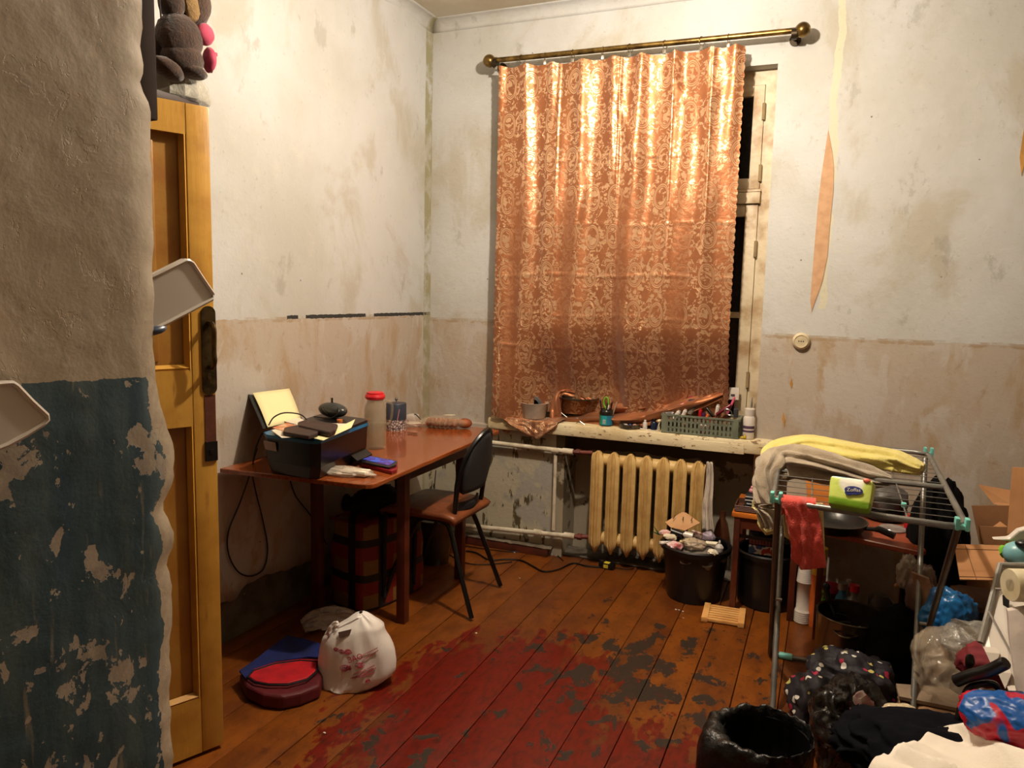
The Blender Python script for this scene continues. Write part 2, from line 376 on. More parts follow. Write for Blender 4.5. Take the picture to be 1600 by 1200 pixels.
def nearmat():
    t=NT('flaking_blue_paint_wall'); p=t.pos; x,y,z=t.xyz(p); nb=t.n.new('ShaderNodeAttribute'); nb.attribute_name='edge'; e=nb.outputs['Fac']
    n1=t.noise(p,2.2,6,.6); n2=t.noise(p,11,7,.66,.3); n3=t.noise(p,70,5); st=t.noise(t.map(p,(3,3,.45)),7,5,.6)
    up=t.mix(t.ramp(n1,.35,.7),rgb(206,192,170),rgb(174,160,138)); up=t.mix(t.math('MULTIPLY',t.ramp(n2,.56,.7),.5),up,rgb(172,144,112))
    up=t.mix(t.math('MULTIPLY',t.ramp(n3,.5,.8),.3),up,rgb(120,104,84))
    hole=t.ramp(t.noise(p,8.5,5,.6),.665,.69); up=t.mix(t.math('MULTIPLY',hole,.6),up,rgb(150,116,84))
    blue=t.mix(t.ramp(st,.35,.7),rgb(52,76,88),rgb(80,98,102)); blue=t.mix(t.math('MULTIPLY',t.ramp(n2,.5,.75),.5),blue,rgb(38,56,66))
    blue=t.mix(t.math('MULTIPLY',t.ramp(t.noise(t.map(p,(6,6,.8)),9,5),.62,.72),.7),blue,rgb(140,132,112))
    pl=t.mix(t.ramp(n2,.4,.7),rgb(172,162,146),rgb(140,130,118)); pl=t.mix(t.math('MULTIPLY',t.ramp(n3,.5,.7),.4),pl,rgb(196,180,156))
    # flakes: more of them towards the floor
    low=t.math('MULTIPLY',t.math('SUBTRACT',.80,z),.28); low=t.math('MAXIMUM',low,0)
    fk=t.math('ADD',t.noise(t.map(p,(1.2,1.2,1.0)),15,6,.6,.3),low)
    fk=t.math('ADD',fk,t.math('MULTIPLY',t.math('MAXIMUM',t.math('SUBTRACT',.12,t.math('ABSOLUTE',t.math('SUBTRACT',z,1.19))),0),.25))
    fl_=t.ramp(fk,.595,.605)
    sm=t.ramp(t.math('ADD',t.noise(t.map(p,(1,1,.7)),38,5,.6,.2),t.math('MULTIPLY',low,.4)),.655,.67); fl_=t.math('MAXIMUM',fl_,sm)
    bl=t.mix(fl_,blue,pl)
    zz=t.math('ADD',z,t.math('MULTIPLY',t.math('SUBTRACT',n2,.5),.02))
    f=t.math('GREATER_THAN',t.math('SUBTRACT',zz,t.math('MULTIPLY',t.math('SUBTRACT',y,A.y),LK)),1.318)
    c=t.mix(f,bl,up)
    lip=t.math('LESS_THAN',t.math('ADD',e,t.math('MULTIPLY',t.math('SUBTRACT',n2,.5),.06)),.026)
    lip=t.math('MULTIPLY',lip,t.math('LESS_THAN',z,1.40))
    c=t.mix(lip,c,t.mix(n3,rgb(196,180,156),rgb(150,134,112)))
    t.col(c); t.set(rough=.7,spec=.4)
    h=t.math('ADD',t.math('MULTIPLY',n2,.9),t.math('ADD',t.math('MULTIPLY',fl_,-.35),t.math('ADD',t.math('MULTIPLY',hole,-.15),t.math('ADD',t.math('MULTIPLY',n3,.25),t.math('MULTIPLY',lip,-.5)))))
    t.bump(h,.4,.005); return t.m
b=MB(); NU,NV=90,240; el=[]
def nearfn(u,v):
    z=v*3.05; s1=edges(z)+.004*mn.noise(Vector((z*40,1,0))); s=-2.0+(s1+2.0)*(u**.45); dist=s1-s
    off=.0025*mn.noise(Vector((s*7,z*5,0)))+.001*mn.noise(Vector((s*30,z*30,0)))
    if dist<.05: off-=(.05-dist)**2*4*(1+.6*mn.noise(Vector((z*22,7,0))))
    el.append(dist); q=A+wd*s+wn*off; q.z=z; return q
b.grid(nearfn,NU,NV); me_o=b.build('wall_near',nearmat(),None,solid=0)
at_=me_o.data.attributes.new('edge','FLOAT','POINT'); 
for i,d in enumerate(el): at_.data[i].value=d
structure(me_o)
b=MB(); 
for z0 in range(40):   # core of the wall behind the plaster face
    za=z0*.0762; s1=min(edges(za),edges(za+.0762))-.03; c=A+wd*((-2.0+s1)/2)-wn*.095; 
    b.box((c.x,c.y,za+.0381),(s1+2.0,.17,.0762),rot=(0,0,math.atan2(wd.y,wd.x)))
b.build('wall_core',M('broken_plaster',(150,134,112),.9,bump=.5),me_o,smooth=False)
# dark casing board at the wall end
d=ROT@Vector((244-CX,-(60-CY),-F)); pc=CAM+d*((A-wn*.05-CAM).dot(wn)/d.dot(wn)); s=(pc-A).dot(wd); b=MB(); zb=onnear(244,152).z-.02
b.box((0,0,(zb+2.95)/2),(.05,.03,2.95-zb),bev=.004)
o=b.build('trim_2',M('black_brown_casing',(60,40,26),.9)); structure(o); c=A+wd*(s-.025)-wn*.065; o.location=(c.x,c.y,0); o.rotation_euler=(0,0,math.atan2(wd.y,wd.x))
# ================================================================ WINDOW
MWP=M('old_white_paint',(206,190,160),.5,c2=(160,130,92),sc=9,bump=.6,bs=45)
wn_=MB()
yf=YB+.13
wn_.box(((WX0+WX1)/2,yf,WZ1-.035),(WX1-WX0-.112,.098,.07)); wn_.box((WX1-.028,yf,(.74+WZ1)/2),(.056,.10,WZ1-.74)); wn_.box((WX0+.028,yf,(.74+WZ1)/2),(.056,.10,WZ1-.74)); wn_.box(((WX0+WX1)/2,yf,.76),(WX1-WX0-.112,.098,.05))
win=structure(wn_.build('window_1',MWP,smooth=False))
tz=at(1170,312,y=yf).z
b=MB(); b.box(((WX0+WX1)/2,yf-.03,tz),(WX1-WX0-.10,.09,.055),bev=.005); b.box(((WX0+WX1)/2,yf-.05,tz+.035),(WX1-WX0-.10,.05,.012)); b.build('transom',MWP,win)
gl=NT('window_glass'); gl.b.inputs['Base Color'].default_value=(.02,.025,.03,1); gl.set(rough=.03,alpha=.35,spec=.9); gl.bump(gl.noise(gl.pos,3,2),.06,.02)
def sash(x0,x1,z0,z1,w,midbar=None,tilt=(0,0,0)):
    b=MB(); y=yf-.035
    for xx in (x0+w/2,x1-w/2): b.box((xx,y,(z0+z1)/2),(w,.045,z1-z0),bev=.004)
    for zz in (z0+w/2,z1-w/2): b.box(((x0+x1)/2,y,zz),(x1-x0-2*w,.045,w),bev=.004)
    if midbar: b.box(((x0+x1)/2,y,midbar),(x1-x0-2*w,.035,.03),bev=.003)
    s=b.build('sash',MWP,win)
    b=MB(); b.box((0,0,0),(x1-x0-2*w+.01,.004,z1-z0-2*w+.01)); pn=b.build('pane',gl.m,s,smooth=False); pn.location=((x0+x1)/2,y+.005,(z0+z1)/2); pn.rotation_euler=tilt; return s
xm=(WX0+WX1)/2
mbz=at(1150,492,y=yf).z
sash(xm+.005,WX1-.058,tz+.045,WZ1-.072,.052,tilt=(.055,0,.012)); sash(WX0+.058,xm-.005,tz+.045,WZ1-.072,.052)
s=sash(xm+.005,WX1-.058,.79,tz-.03,.06,mbz); s=sash(WX0+.058,xm-.005,.79,tz-.03,.06,mbz)
for zz in (tz-.25,1.05,tz+.12,WZ1-.2):
    b=MB(); b.tube([(WX1-.058,yf-.062,zz-.04),(WX1-.058,yf-.062,zz+.04)],.008); b.build('hinge',M('painted_hinge',(150,128,92),.5),win)
# black board put behind the panes to stand for the dark outside
b=MB(); b.box((xm,YB+.45,1.6),(1.6,.04,2.2)); b.build('night_backing',M('night_black',(14,14,16),.6),win,smooth=False)
# sill
def sillfn(seed=0):
    t=NT('peeling_sill_paint'); p=t.pos; n=t.noise(t.map(p,(1,1,3)),22,6,.7); n2=t.noise(p,5,4)
    c=t.mix(t.ramp(n2,.4,.7),rgb(226,212,176),rgb(206,184,138)); c=t.mix(t.ramp(n,.58,.62),c,rgb(128,100,64)); c=t.mix(t.ramp(t.noise(t.map(p,(1,1,2),(4,1,0)),9,4),.68,.71),c,rgb(140,138,124))
    t.col(c); t.set(rough=.5); t.bump(n,.5,.006); return t.m
b=MB(); b.box(((-1.745-.215)/2,YB-.01,.7325),(1.53,.20,.065),bev=.016); b.box(((WX0+WX1)/2,YB+.10,.742),(WX1-WX0,.16,.045))
b.box((-.50,YB-.108,.722),(.30,.010,.05),bev=.003)
structure(b.build('trim_3',sillfn()))
# socket on back wall
s=at(1252,533,y=YB); o=thing('wall_socket','round cream surface socket on the plaster right of the window','socket',s)
b=MB(); b.lathe([(.040,0),(.041,-.012),(.036,-.022),(.030,-.026),(.028,-.022),(0,-.022)],seg=32,axis='Y'); b.build('socket_base',M('cream_bakelite',(214,198,164),.4),o)
b=MB()
for dx in (-.010,0,.010): b.lathe([(.0032,-.0235),(.0032,-.0215),(0,-.0215)][:2],(dx,0,.0),8,axis='Y')
b.build('pin_hole',M('black_hole',(12,10,9),.7),o)
# peeled strips of paper on the back wall
MPE=M('bare_peach_plaster',(196,156,120),.8,c2=(180,140,104),sc=20)
def patch(name,pxs,m,lab=None,y=YB,th=.003,par=wb):
    b=MB(); b.poly([at(px,py,y=y-.0005) for px,py in pxs],(0,-th,0)); return b.build(name,m,par,smooth=False)
patch('peeled_strip',[(1294,203),(1300,235),(1303,262),(1302,300),(1297,350),(1293,400),(1285,440),(1276,465),(1268,487),(1266,470),(1269,430),(1273,380),(1278,320),(1284,270),(1290,230)],MPE)
patch('peeled_strip',[(1600,200),(1596,225),(1593,245),(1596,275),(1602,250),(1604,210)],M('ochre_plaster',(190,140,70),.8))
patch('peeled_strip',[(1237,590),(1239,600),(1236,607),(1234,600)],M('ochre_plaster',(190,140,70),.8))
patch('peeled_strip',[(1224,642),(1227,655),(1225,668),(1222,655)],M('ochre_plaster',(190,140,70),.8))
# cable hole in the left wall under the table
c=at(540,785,x=XL+.02); b=MB(); b.lathe([(.045,0),(.045,.012),(.036,.014),(.034,.004),(0,.004)],seg=24,axis='X'); o=single('cable_hole_ring',b,M('black_hole',(12,10,9),.7),'dark round cable box in the left wall above the checked bag','cable box',c); o.scale=(1,.7,1)
# ================================================================ DOOR, left side
MDO=NT('yellow_door_paint'); n=MDO.noise(MDO.obj,5,5,.6); n2=MDO.noise(MDO.map(MDO.obj,(4,4,.6)),9,5)
c=MDO.mix(MDO.ramp(n,.4,.7),rgb(200,150,62),rgb(172,122,46)); c=MDO.mix(MDO.math('MULTIPLY',MDO.ramp(n2,.6,.72),.6),c,rgb(140,88,34))
c=MDO.mix(MDO.ramp(MDO.noise(MDO.obj,6.5,5,.6),.70,.715),c,rgb(86,120,96)); MDO.col(c); MDO.set(rough=.35,spec=.5); MDO.bump(n2,.25,.006); MDO=MDO.m
fe=at(350,1162,z=.012); dd=Vector((.40,.9165,0)).normalized(); dn_=Vector((dd.y,-dd.x,0)); rz=math.atan2(dd.y,dd.x)
DW,DH=.80,1.955
door=structure(thing('door_1','','')); 
for k in ('label','category'): del door[k]
door.location=fe-dd*DW; door.rotation_euler=(0,0,rz)
# local: x 0..DW towards the free edge, y: -0.04..0 , face towards room is -y
def dpx(px,py):
    d=ROT@Vector((px-CX,-(py-CY),-F)); t=(fe-CAM).dot(dn_)/d.dot(dn_); q=CAM+d*t; return ((q-(fe-dd*DW)).dot(dd),q.z-.012)
stx=dpx(301,600)[0]; ztp=dpx(303,212)[1]; zm1=dpx(303,578)[1]; zm2=dpx(303,666)[1]; zb1=dpx(300,1095)[1]
b=MB(); b.box(((stx+DW)/2,.02,DH/2),(DW-stx,.042,DH),bev=.004); b.box((.055,.02,DH/2),(.11,.042,DH),bev=.004)
for (z0,z1) in ((ztp,DH),(zm2,zm1),(0,zb1)): b.box(((.11+stx)/2,.021,(z0+z1)/2),(stx-.11,.040,z1-z0))
b.build('door_frame_boards',MDO,door)
MD2=M('yellow_panel',(168,122,50),.4,c2=(150,98,34),sc=6,bump=.2)
for (z0,z1) in ((zm1,ztp),(zb1,zm2)):
    b=MB(); b.box(((.11+stx)/2,.030,(z0+z1)/2),(stx-.11,.012,z1-z0))
    b.box(((.11+stx)/2-.02,.020,(z0+z1)/2),(stx-.11-.13,.016,z1-z0-.05),bev=.006); b.build('door_panel',MD2,door)
b=MB()
for (z0,z1) in ((zm1,ztp),(zb1,zm2)):
    b.box((stx-.006,.012,(z0+z1)/2),(.012,.022,z1-z0),rot=(0,0,.5)); b.box(((.11+stx)/2,.012,z0+.006),(stx-.12,.02,.012),rot=(.5,0,0))
b.build('moulding',MDO,door)
# handle plate and handle
hx=dpx(326,560)[0]; z0=dpx(326,617)[1]; z1=dpx(326,478)[1]; MBR=M('tarnished_brass',(96,78,48),.35,.8,c2=(50,40,26),sc=30)
b=MB(); pts=[]
for k in range(13): a=math.pi*k/12; pts.append((hx+.021*math.cos(a),0,z1-.021+.021*math.sin(a)))
for k in range(13): a=math.pi+math.pi*k/12; pts.append((hx+.021*math.cos(a),0,z0+.021+.021*math.sin(a)))
b.poly(pts,(0,-.006,0)); h=b.build('handle_plate',MBR,door)
b=MB(); b.tube(smoothpath([(hx,-.004,z1-.05),(hx,-.03,z1-.052),(hx,-.045,z1-.07),(hx,-.042,z1-.13),(hx,-.045,z1-.16),(hx,-.028,z1-.178),(hx,-.004,z1-.18)],5),.0075); b.build('handle',MBR,h)
b=MB(); b.lathe([(.009,-.012),(.009,0)],(hx,0,z0+.055),12,'Y'); b.build('lock_knob',MBR,h)
b=MB(); zr=dpx(326,690)[1]; b.box((hx,-.001,(z0+zr)/2),(.032,.004,z0-zr)); b.build('bare_wood_strip',M('bare_brown',(92,44,22),.6,bump=.3),door)
b=MB(); zr2=dpx(326,720)[1]; b.box((hx,-.003,(zr+zr2)/2),(.036,.008,zr-zr2)); b.box((hx,-.007,(zr+zr2)/2),(.012,.006,.012)); b.build('latch',M('black_latch',(30,26,24),.4,.5),door)
# hinge post behind the near wall
b=MB(); q=fe-dd*DW; b.box((q.x-.02,q.y-.03,1.0),(.06,.06,2.0)); structure(b.build('trim_4',M('dark_brown_casing',(58,40,28),.6),smooth=False))
# ---- wardrobe hidden behind the door, things on top of it
ws=thing('wardrobe','dark brown wardrobe standing behind the yellow door against the left wall','wardrobe',(-2.055,1.665,0))
MW=M('dark_wardrobe',(52,34,24),.5)
b=MB(); b.box((0,0,1.02),(.22,.50,1.97),bev=.004); b.box((0,0,2.035),(.23,.52,.03),bev=.004); b.box((0,0,.03),(.20,.48,.06)); b.build('body',MW,ws)
for s in (-1,1):
    b=MB(); b.box((.115,s*.123,.97),(.012,.24,1.7),bev=.004); d=b.build('door_leaf',MW,ws); b=MB(); b.ball((.127,s*.03,1.0),(.012,.012,.012)); b.build('knob',MBR,d)
# glass bowl
c=at(262,150,x=-2.05); 
cz=2.055
MG=glassy('cut_glass',(200,196,180),.05,.42,.8,60)
o=thing('glass_bowl','cut glass bowl upside down on the wardrobe above the door','bowl',(c.x,c.y,cz))
b=MB(); b.lathe([(.125,0),(.128,.01),(.12,.05),(.10,.085),(.06,.115),(.03,.122),(0,.123)],seg=36,fn=lambda a,z:1+.03*math.cos(18*a)); b.build('bowl_wall',MG,o,solid=.004)
b=MB(); b.lathe([(.035,.122),(.04,.135),(.036,.136)],seg=24); b.build('foot_ring',MG,o)
b=MB(); b.lathe([(.09,.0),(.085,.05),(.06,.085),(0,.09)],(-.0,.0,0),seg=24); single('dark_dish',b,M('dark_metal_dish',(60,56,50),.3,.6,bump=.5),'dark metal dish under the cut glass bowl on the wardrobe','dish',(c.x,c.y,cz))
# plush toy : brown with pink bow, on the wardrobe leaning out
MPL=M('brown_plush',(66,42,28),.95,c2=(40,26,18),sc=30,bump=.9,bs=120,sheen=.4); MPK=M('pink_felt',(196,70,100),.8,c2=(160,44,76),bump=.4,sheen=.3)
pc=at(292,60,x=-1.93)
pl=thing('plush_toy','brown plush toy with pink bow and slippers hanging high over the door','plush toy',pc)
S=1.78/1170
def px3(px,py,dx=0): q=at(px,py,x=pc.x+dx); return q-pc
b=MB()
def furry(v): return 1+.05*mn.noise(v*5)+.03*mn.noise(v*16)
b.ball(px3(280,60),(.06,.075,.075),4,furry); b.ball(px3(284,92),(.06,.07,.055),3,furry); b.ball(px3(300,4),(.055,.06,.08),3,furry); b.ball(px3(268,5),(.04,.04,.05),3,furry); b.ball(px3(250,75,-.05),(.05,.05,.06),3,furry)
b.build('body',MPL,pl)
b=MB(); b.ball(px3(262,108),(.04,.055,.026),3,furry,Matrix.Rotation(-.35,3,'X')); b.build('leg',MPL,pl)
b=MB(); b.ball(px3(300,112,.02),(.04,.052,.020),3,furry,Matrix.Rotation(-.1,3,'X')); b.build('leg',MPL,pl)
b=MB(); b.ball(px3(300,8,.03),(.02,.03,.05),3,lambda v:1+.1*mn.noise(v*6)); b.build('hair_tuft',M('straw_hair',(150,120,76),.9,bump=.9,bs=160),pl)
b=MB(); b.ball(px3(320,54,.03),(.026,.032,.034),3,furry); b.ball(px3(295,40,.03),(.01,.04,.012),2,None,Matrix.Rotation(-.5,3,'X')); b.build('bow',MPK,pl)
b=MB(); b.ball(px3(327,94,.03),(.026,.016,.040),3,lambda v:1+.12*mn.noise(v*4)); b.box(px3(336,85,.03),(.012,.012,.012),bev=.003); b.build('slipper',MPK,pl)
b=MB(); q=px3(252,30); b.tube([q,q+Vector((0,-.01,.12)),Vector((q.x-.02,q.y-.02,ZC-pc.z+.01))],.003,5); b.build('hanging_loop',M('dark_cord',(40,26,20),.8),pl)
# white plastic pieces at the near wall
MWPL=M('glossy_white_plastic',(214,206,196),.22,c2=(204,194,182),sc=3)
def bracket(name,pxs,lab,off=.02):
    P0=[]
    for px,py in pxs:
        d=ROT@Vector((px-CX,-(py-CY),-F)); t=((A+wn*off)-CAM).dot(wn)/d.dot(wn); P0.append(CAM+d*t)
    c=sum(P0,Vector())/len(P0); n=len(P0)
    o=thing(name,lab,'soap dish',c)
    b=MB(); b.poly([p-c for p in P0],wn*.012); ob=b.build('dish_plate',MWPL,o,smooth=False)
    m=ob.modifiers.new('bev','BEVEL'); m.width=.004; m.segments=3
    b=MB()
    ps=[(p-c)*.93+wn*.012 for p in P0]; b.tube(ps+[ps[0]],.0035,6,closed=False); b.build('rim',MWPL,o)
    return o
bracket('plastic_dish',[(0,594),(8,594),(16,599),(40,624),(66,648),(67,655),(60,662),(30,681),(0,697),(-60,720),(-80,600)],'white plastic dish on the blue wall at the left edge of the frame')
o=bracket('plastic_dish',[(205,440),(243,422),(280,404),(286,404),(293,408),(312,437),(328,460),(326,468),(290,487),(250,508),(205,528)],'white rounded plastic dish sticking out past the broken wall end over the door',-.03)
q=onnear(257,517)-wn*.02; b=MB(); b.ball((0,0,0),(.012,.022,.007),2,None,Matrix.Rotation(.2,3,'X')); b.tube([(0,-.05,-.004),(0,0,0)],.004,6); single('blue_hook',b,M('blue_grey_plastic',(70,84,110),.3),'small blue grey hook under the white dish beside the door','hook',q)
# ================================================================ TABLE
MT=NT('reddish_veneer'); g=MT.noise(MT.map(MT.obj,(22,1.6,22)),3,6,.6,.4); MT.col(MT.mix(MT.ramp(g,.35,.7),rgb(150,78,36),rgb(120,56,24))); MT.set(rough=.16,spec=.5,coat=.3); MT.bump(g,.05,.002); MT=MT.m
MTL=M('dark_red_wood',(92,38,20),.4,c2=(66,26,14),sc=10)
tb=thing('table','reddish brown varnished table against the left wall, printer on it','table',(-1.85,2.88,0))
tp=[(-2.165,2.205),(-2.02,2.215),(-1.56,2.255),(-1.525,2.262),(-1.508,2.275),(-1.502,2.30),(-1.548,3.51),(-1.556,3.53),(-1.58,3.54),(-2.165,3.56)]
b=MB(); b.poly([(x+1.85,y-2.88,.75) for x,y in tp],(0,0,-.018)); ob=b.build('tabletop',MT,tb,smooth=False); m=ob.modifiers.new('bev','BEVEL'); m.width=.003; m.segments=2
LEGS=[at(629,972,z=0),at(718,903,z=0),Vector((-2.05,2.66,0)),Vector((-2.05,3.36,0))]
for q in LEGS: b=MB(); b.box((q.x+1.85,q.y-2.88,.366),(.042,.042,.732),bev=.003); b.build('leg',MTL,tb)
b=MB(); f0,f1=LEGS[0],LEGS[1]
b.box((f0.x+1.85,(f0.y+f1.y)/2-2.88,.685),(.02,f1.y-f0.y,.09)); b.build('side_apron',MTL,tb)
b=MB(); b.box((-.2,(f0.y+f1.y)/2-2.88,.685),(.02,f1.y-f0.y,.09)); b.build('side_apron',MTL,tb)
for q in (f0,f1): b=MB(); b.box((-.0,q.y-2.88,.685),(.38,.02,.09)); b.build('end_apron',MTL,tb)
b=MB(); b.lathe([(.006,.0),(.006,.006),(0,.007)],(f0.x+1.85+.022,f0.y-2.88,.70),10,'X'); b.build('bolt',M('steel',(150,146,140),.3,.9),tb)
# ---- chair
MFR=M('black_tube',(16,16,17),.32,.2,sc=3); MFA=M('black_fabric',(36,34,36),.9,bump=.4,bs=200)
ch=thing('chair','black tube chair with oval back and worn brown seat, tucked at the table','chair',(-1.62,3.06,0))
O=Vector((-1.62,3.06,0)); zt=.45
def c3(v): return Vector(v)-O
# two side frames of one bent tube each: rear foot - under seat - front foot
rn=at(737,966,z=.01); rf=at(782,915,z=.01); fn_=at(597,943,z=.01); ff=at(652,903,z=.01)
for (r_,f_,yy) in ((rn,fn_,2.945),(rf,ff,3.195)):
    pts=[r_,(r_.x*.55+(-1.55)*.45,r_.y*.55+yy*.45,.20),(-1.53,yy,.38),(-1.57,yy,.415),(-1.63,yy,.42),(-1.68,yy,.415),(-1.71,yy,.38),((f_.x*.55)+(-1.72)*.45,f_.y*.55+yy*.45,.20),f_]
    b=MB(); b.tube([c3(p) for p in smoothpath(pts,5)],.0115,8); b.build('leg_frame',MFR,ch)
# back: oval tube, leaning back (+x)
def backpt(a,w=.145,h=.20):
    s=math.cos(a); t=math.sin(a); z=.635+h*t; ww=w*(1-.16*t); x=-1.495+.085*((z-.42)/.42)-.03*(s*s)
    return Vector((x,3.07+ww*s,z))
b=MB(); pts=[backpt(math.pi*1.24*(k/36)-.12*math.pi) for k in range(37)]
lo1=[Vector((-1.505,2.935,.455)),Vector((-1.52,2.95,.43)),Vector((-1.70,2.95,.425))]; lo2=[Vector((-1.505,3.205,.455)),Vector((-1.52,3.19,.43)),Vector((-1.70,3.19,.425))]
full=lo2[::-1]+pts+lo1; b.tube([c3(p) for p in smoothpath(full,3)],.0115,8); b.build('back_frame',MFR,ch)
def bp(u,v):
    a=(u-.5)*1.78; z=.555+v*.268; hw=.130*math.sqrt(max(0,1-((z-.635)/.194)**2)); x=-1.495+.085*((z-.42)/.42)-.03*a*a*.8+.006
    return c3((x,3.07+(u-.5)*2*hw*.98,z))
b=MB(); b.grid(bp,14,12); b.build('backrest',MFA,ch,solid=.018)
b=MB(); 
def strap(u,v): 
    y=2.965+u*.21; z=.455+v*.050; return c3((-1.495+.085*((z-.42)/.42)-.028*(2*u-1)**2,y,z))
b.grid(strap,10,3); b.build('lower_back_band',MFA,ch,solid=.012)
b=MB(); b.grid(lambda u,v:c3((-1.86+u*.385,2.88+v*.37,.455+.012*math.cos((u-.5)*3)*math.cos((v-.5)*3)-.02*max(0,abs(2*u-1)**8))),16,16); b.build('seat',M('worn_brown_vinyl',(132,72,38),.4,c2=(86,46,26),sc=9,bump=.3),ch,solid=.03)
b=MB(); b.box(c3((-1.665,3.07,.432)),(.36,.34,.02),bev=.008); b.build('seat_base',MFR,ch)
# ---- printer
pr=thing('printer','black inkjet printer with blue scanner edge at the table front','printer',(0,0,0))
P1=at(408,676,z=.905); P2=at(496,689,z=.905); P3=at(578,658,z=.905); P4=P1+(P3-P2)
cc=(P1+P3)/2; cc.z=.75; pr.location=cc
vx=(P2-P1); vy=(P3-P2); 
def pp(u,v,z): q=P1+vx*u+vy*v-cc; q.z=z; return q
MK=M('printer_black',(14,14,15),.3,sc=3); MBL=M('printer_blue',(20,110,160),.35)
b=MB()
def rr(u0,u1,v0,v1,k=.12): return [(u0+k,v0),(u1-k,v0),(u1,v0+k*.5),(u1,v1-k*.5),(u1-k,v1),(u0+k,v1),(u0,v1-k*.5),(u0,v0+k*.5)]
lo_=rr(.06,.94,.03,.97); hi=rr(0,1,0,1)
A0=[b.b.verts.new(pp(u,v,.004)) for u,v in lo_]; A1=[b.b.verts.new(pp(u,v,.05)) for u,v in rr(.01,.99,.005,.995)]; A2=[b.b.verts.new(pp(u,v,.14)) for u,v in hi]
for X_,Y_ in ((A0,A1),(A1,A2)):
    for i in range(8): b.b.faces.new((X_[i],X_[(i+1)%8],Y_[(i+1)%8],Y_[i]))
b.b.faces.new(A0[::-1]); b.b.faces.new(A2); b.build('body',MK,pr,smooth=False)
b=MB(); b.poly([pp(u,v,.140) for u,v in rr(-.01,1.01,-.01,1.01)],(0,0,.012)); b.build('scanner_edge',MBL,pr,smooth=False)
b=MB(); b.poly([pp(u,v,.152) for u,v in rr(.08,1.0,.10,1.0)],(0,0,.012)); b.build('lid',MK,pr,smooth=False)
b=MB(); q=[pp(-.005,.01,0)]; 
b.poly([pp(.06,-.012,.128),pp(.28,-.012,.126),pp(.29,-.004,.092),pp(.08,-.004,.094)],(0,-.002,0)); b.build('sticker',M('pale_sticker',(170,150,136),.6),pr,smooth=False)
b=MB(); b.poly([pp(.985,.62,.03),pp(.985,.93,.03),pp(1.10,.93,.012),pp(1.10,.62,.012)],(0,0,.012)); b.build('paper_output_tray',MK,pr,smooth=False)
# rear paper support leaning back against the wall, with the cream sheet on it
s1=at(452,607,x=-2.16); s0=at(395,614,x=-2.16); s2=at(430,662,z=.915); s3=at(480,650,z=.915)
q0,q1=s0-cc,s1-cc; r0=at(418,668,z=.91)-cc; r1=at(470,655,z=.91)-cc
b=MB(); off=Vector((-.008,0,-.004)); b.poly([q0+off*1.5+Vector((0,-.008,0)),q1+off*1.5+Vector((0,.012,-.03)),r1+off+Vector((0,.02,0)),r0+off+Vector((0,-.01,0))],Vector((-.006,0,0))); b.build('paper_support',M('dark_grey_plastic',(46,46,48),.4),pr,smooth=False)
b=MB(); b.grid(lambda u,v:(q0.lerp(q1,u)).lerp(r0.lerp(r1,u),v)+cc+Vector((.004*math.sin(3*v),0,0)),6,8); single('paper_sheet',b,M('cream_paper',(232,222,170),.8,c2=(226,214,158),sc=3),'blank cream paper sheet standing in the printer feeder','paper sheet',solid=.0008)
ZP=.75+.164
# things on the printer
def onp(px,py,z=ZP): return at(px,py,z=z)
MCH=M('dark_brown_leather',(58,32,24),.5,c2=(38,20,16),bump=.3)
MPA=M('white_paper',(226,218,196),.7,c2=(214,204,182),sc=4)
def slab(name,pxs,z,th,m,lab,cat,grp=None,bev=.0015):
    P_=[at(x,y,z=z+th) for x,y in pxs]; c=sum(P_,Vector())/len(P_); c.z=z; b=MB(); b.poly([Vector((p.x-c.x,p.y-c.y,th)) for p in P_],(0,0,-th))
    o=single(name,b,m,lab,cat,c,group=grp,smooth=False); md=o.modifiers.new('bev','BEVEL'); md.width=bev; md.segments=2; return o
slab('paper_sheet',[(424,672),(470,660),(548,662),(500,681),(440,684)],ZP,.0012,MPA,'white paper under the wallets on top of the printer','paper sheet')
slab('paper_sheet',[(488,684),(502,680),(555,655),(549,668),(505,688)],ZP+.0014,.0012,M('cream_paper',(232,222,170),.8),'cream paper strip at the right edge of the printer lid','paper sheet')
slab('paper_card',[(425,668),(448,660),(474,668),(452,676)],ZP+.0014,.002,M('orange_card',(190,84,34),.6,c2=(220,190,150),sc=18),'orange and white card next to the front wallet','card')
w=slab('wallet',[(444,668),(462,664),(500,668),(496,677),(482,681),(442,674)],ZP+.004,.014,MCH,'flat dark brown wallet lying at the front of the printer','wallet',bev=.004)
w=slab('wallet',[(465,659),(478,655),(528,662),(524,671),(515,675),(466,664)],ZP+.005,.020,MCH,'thicker dark brown wallet behind the flat one on the printer','wallet',bev=.006)
slab('paper_sheet',[(440,657),(462,651),(480,658),(466,664)],ZP+.0026,.001,MPA,'folded white note behind the wallets on the printer','paper sheet')
c=onp(531,660); b=MB(); b.lathe([(.012,0),(.012,.012),(0,.013)],seg=16); single('orange_cap',b,M('orange_plastic',(200,110,50),.4),'small round orange cap beside the thicker wallet','cap',c)  # small loose cap on the printer
c=onp(520,652); o=thing('computer_speaker','dark grey oval speaker lying on the printer with its cable','speaker',c+Vector((0,0,.032)),R(-15))
b=MB(); b.ball((0,0,0),(.082,.042,.032),4); b.build('shell',M('dark_grey_gloss',(50,52,52),.3),o)
b=MB(); b.tube(smoothpath([(-.02,-.035,.012),(-.0,-.042,.0),(.02,-.038,-.01)],4),.006,6); b.lathe([(.0045,0),(.0045,.022),(0,.023)],(-.0,-.004,.030),8); b.build('band',M('black_gloss',(10,10,10),.25),o)
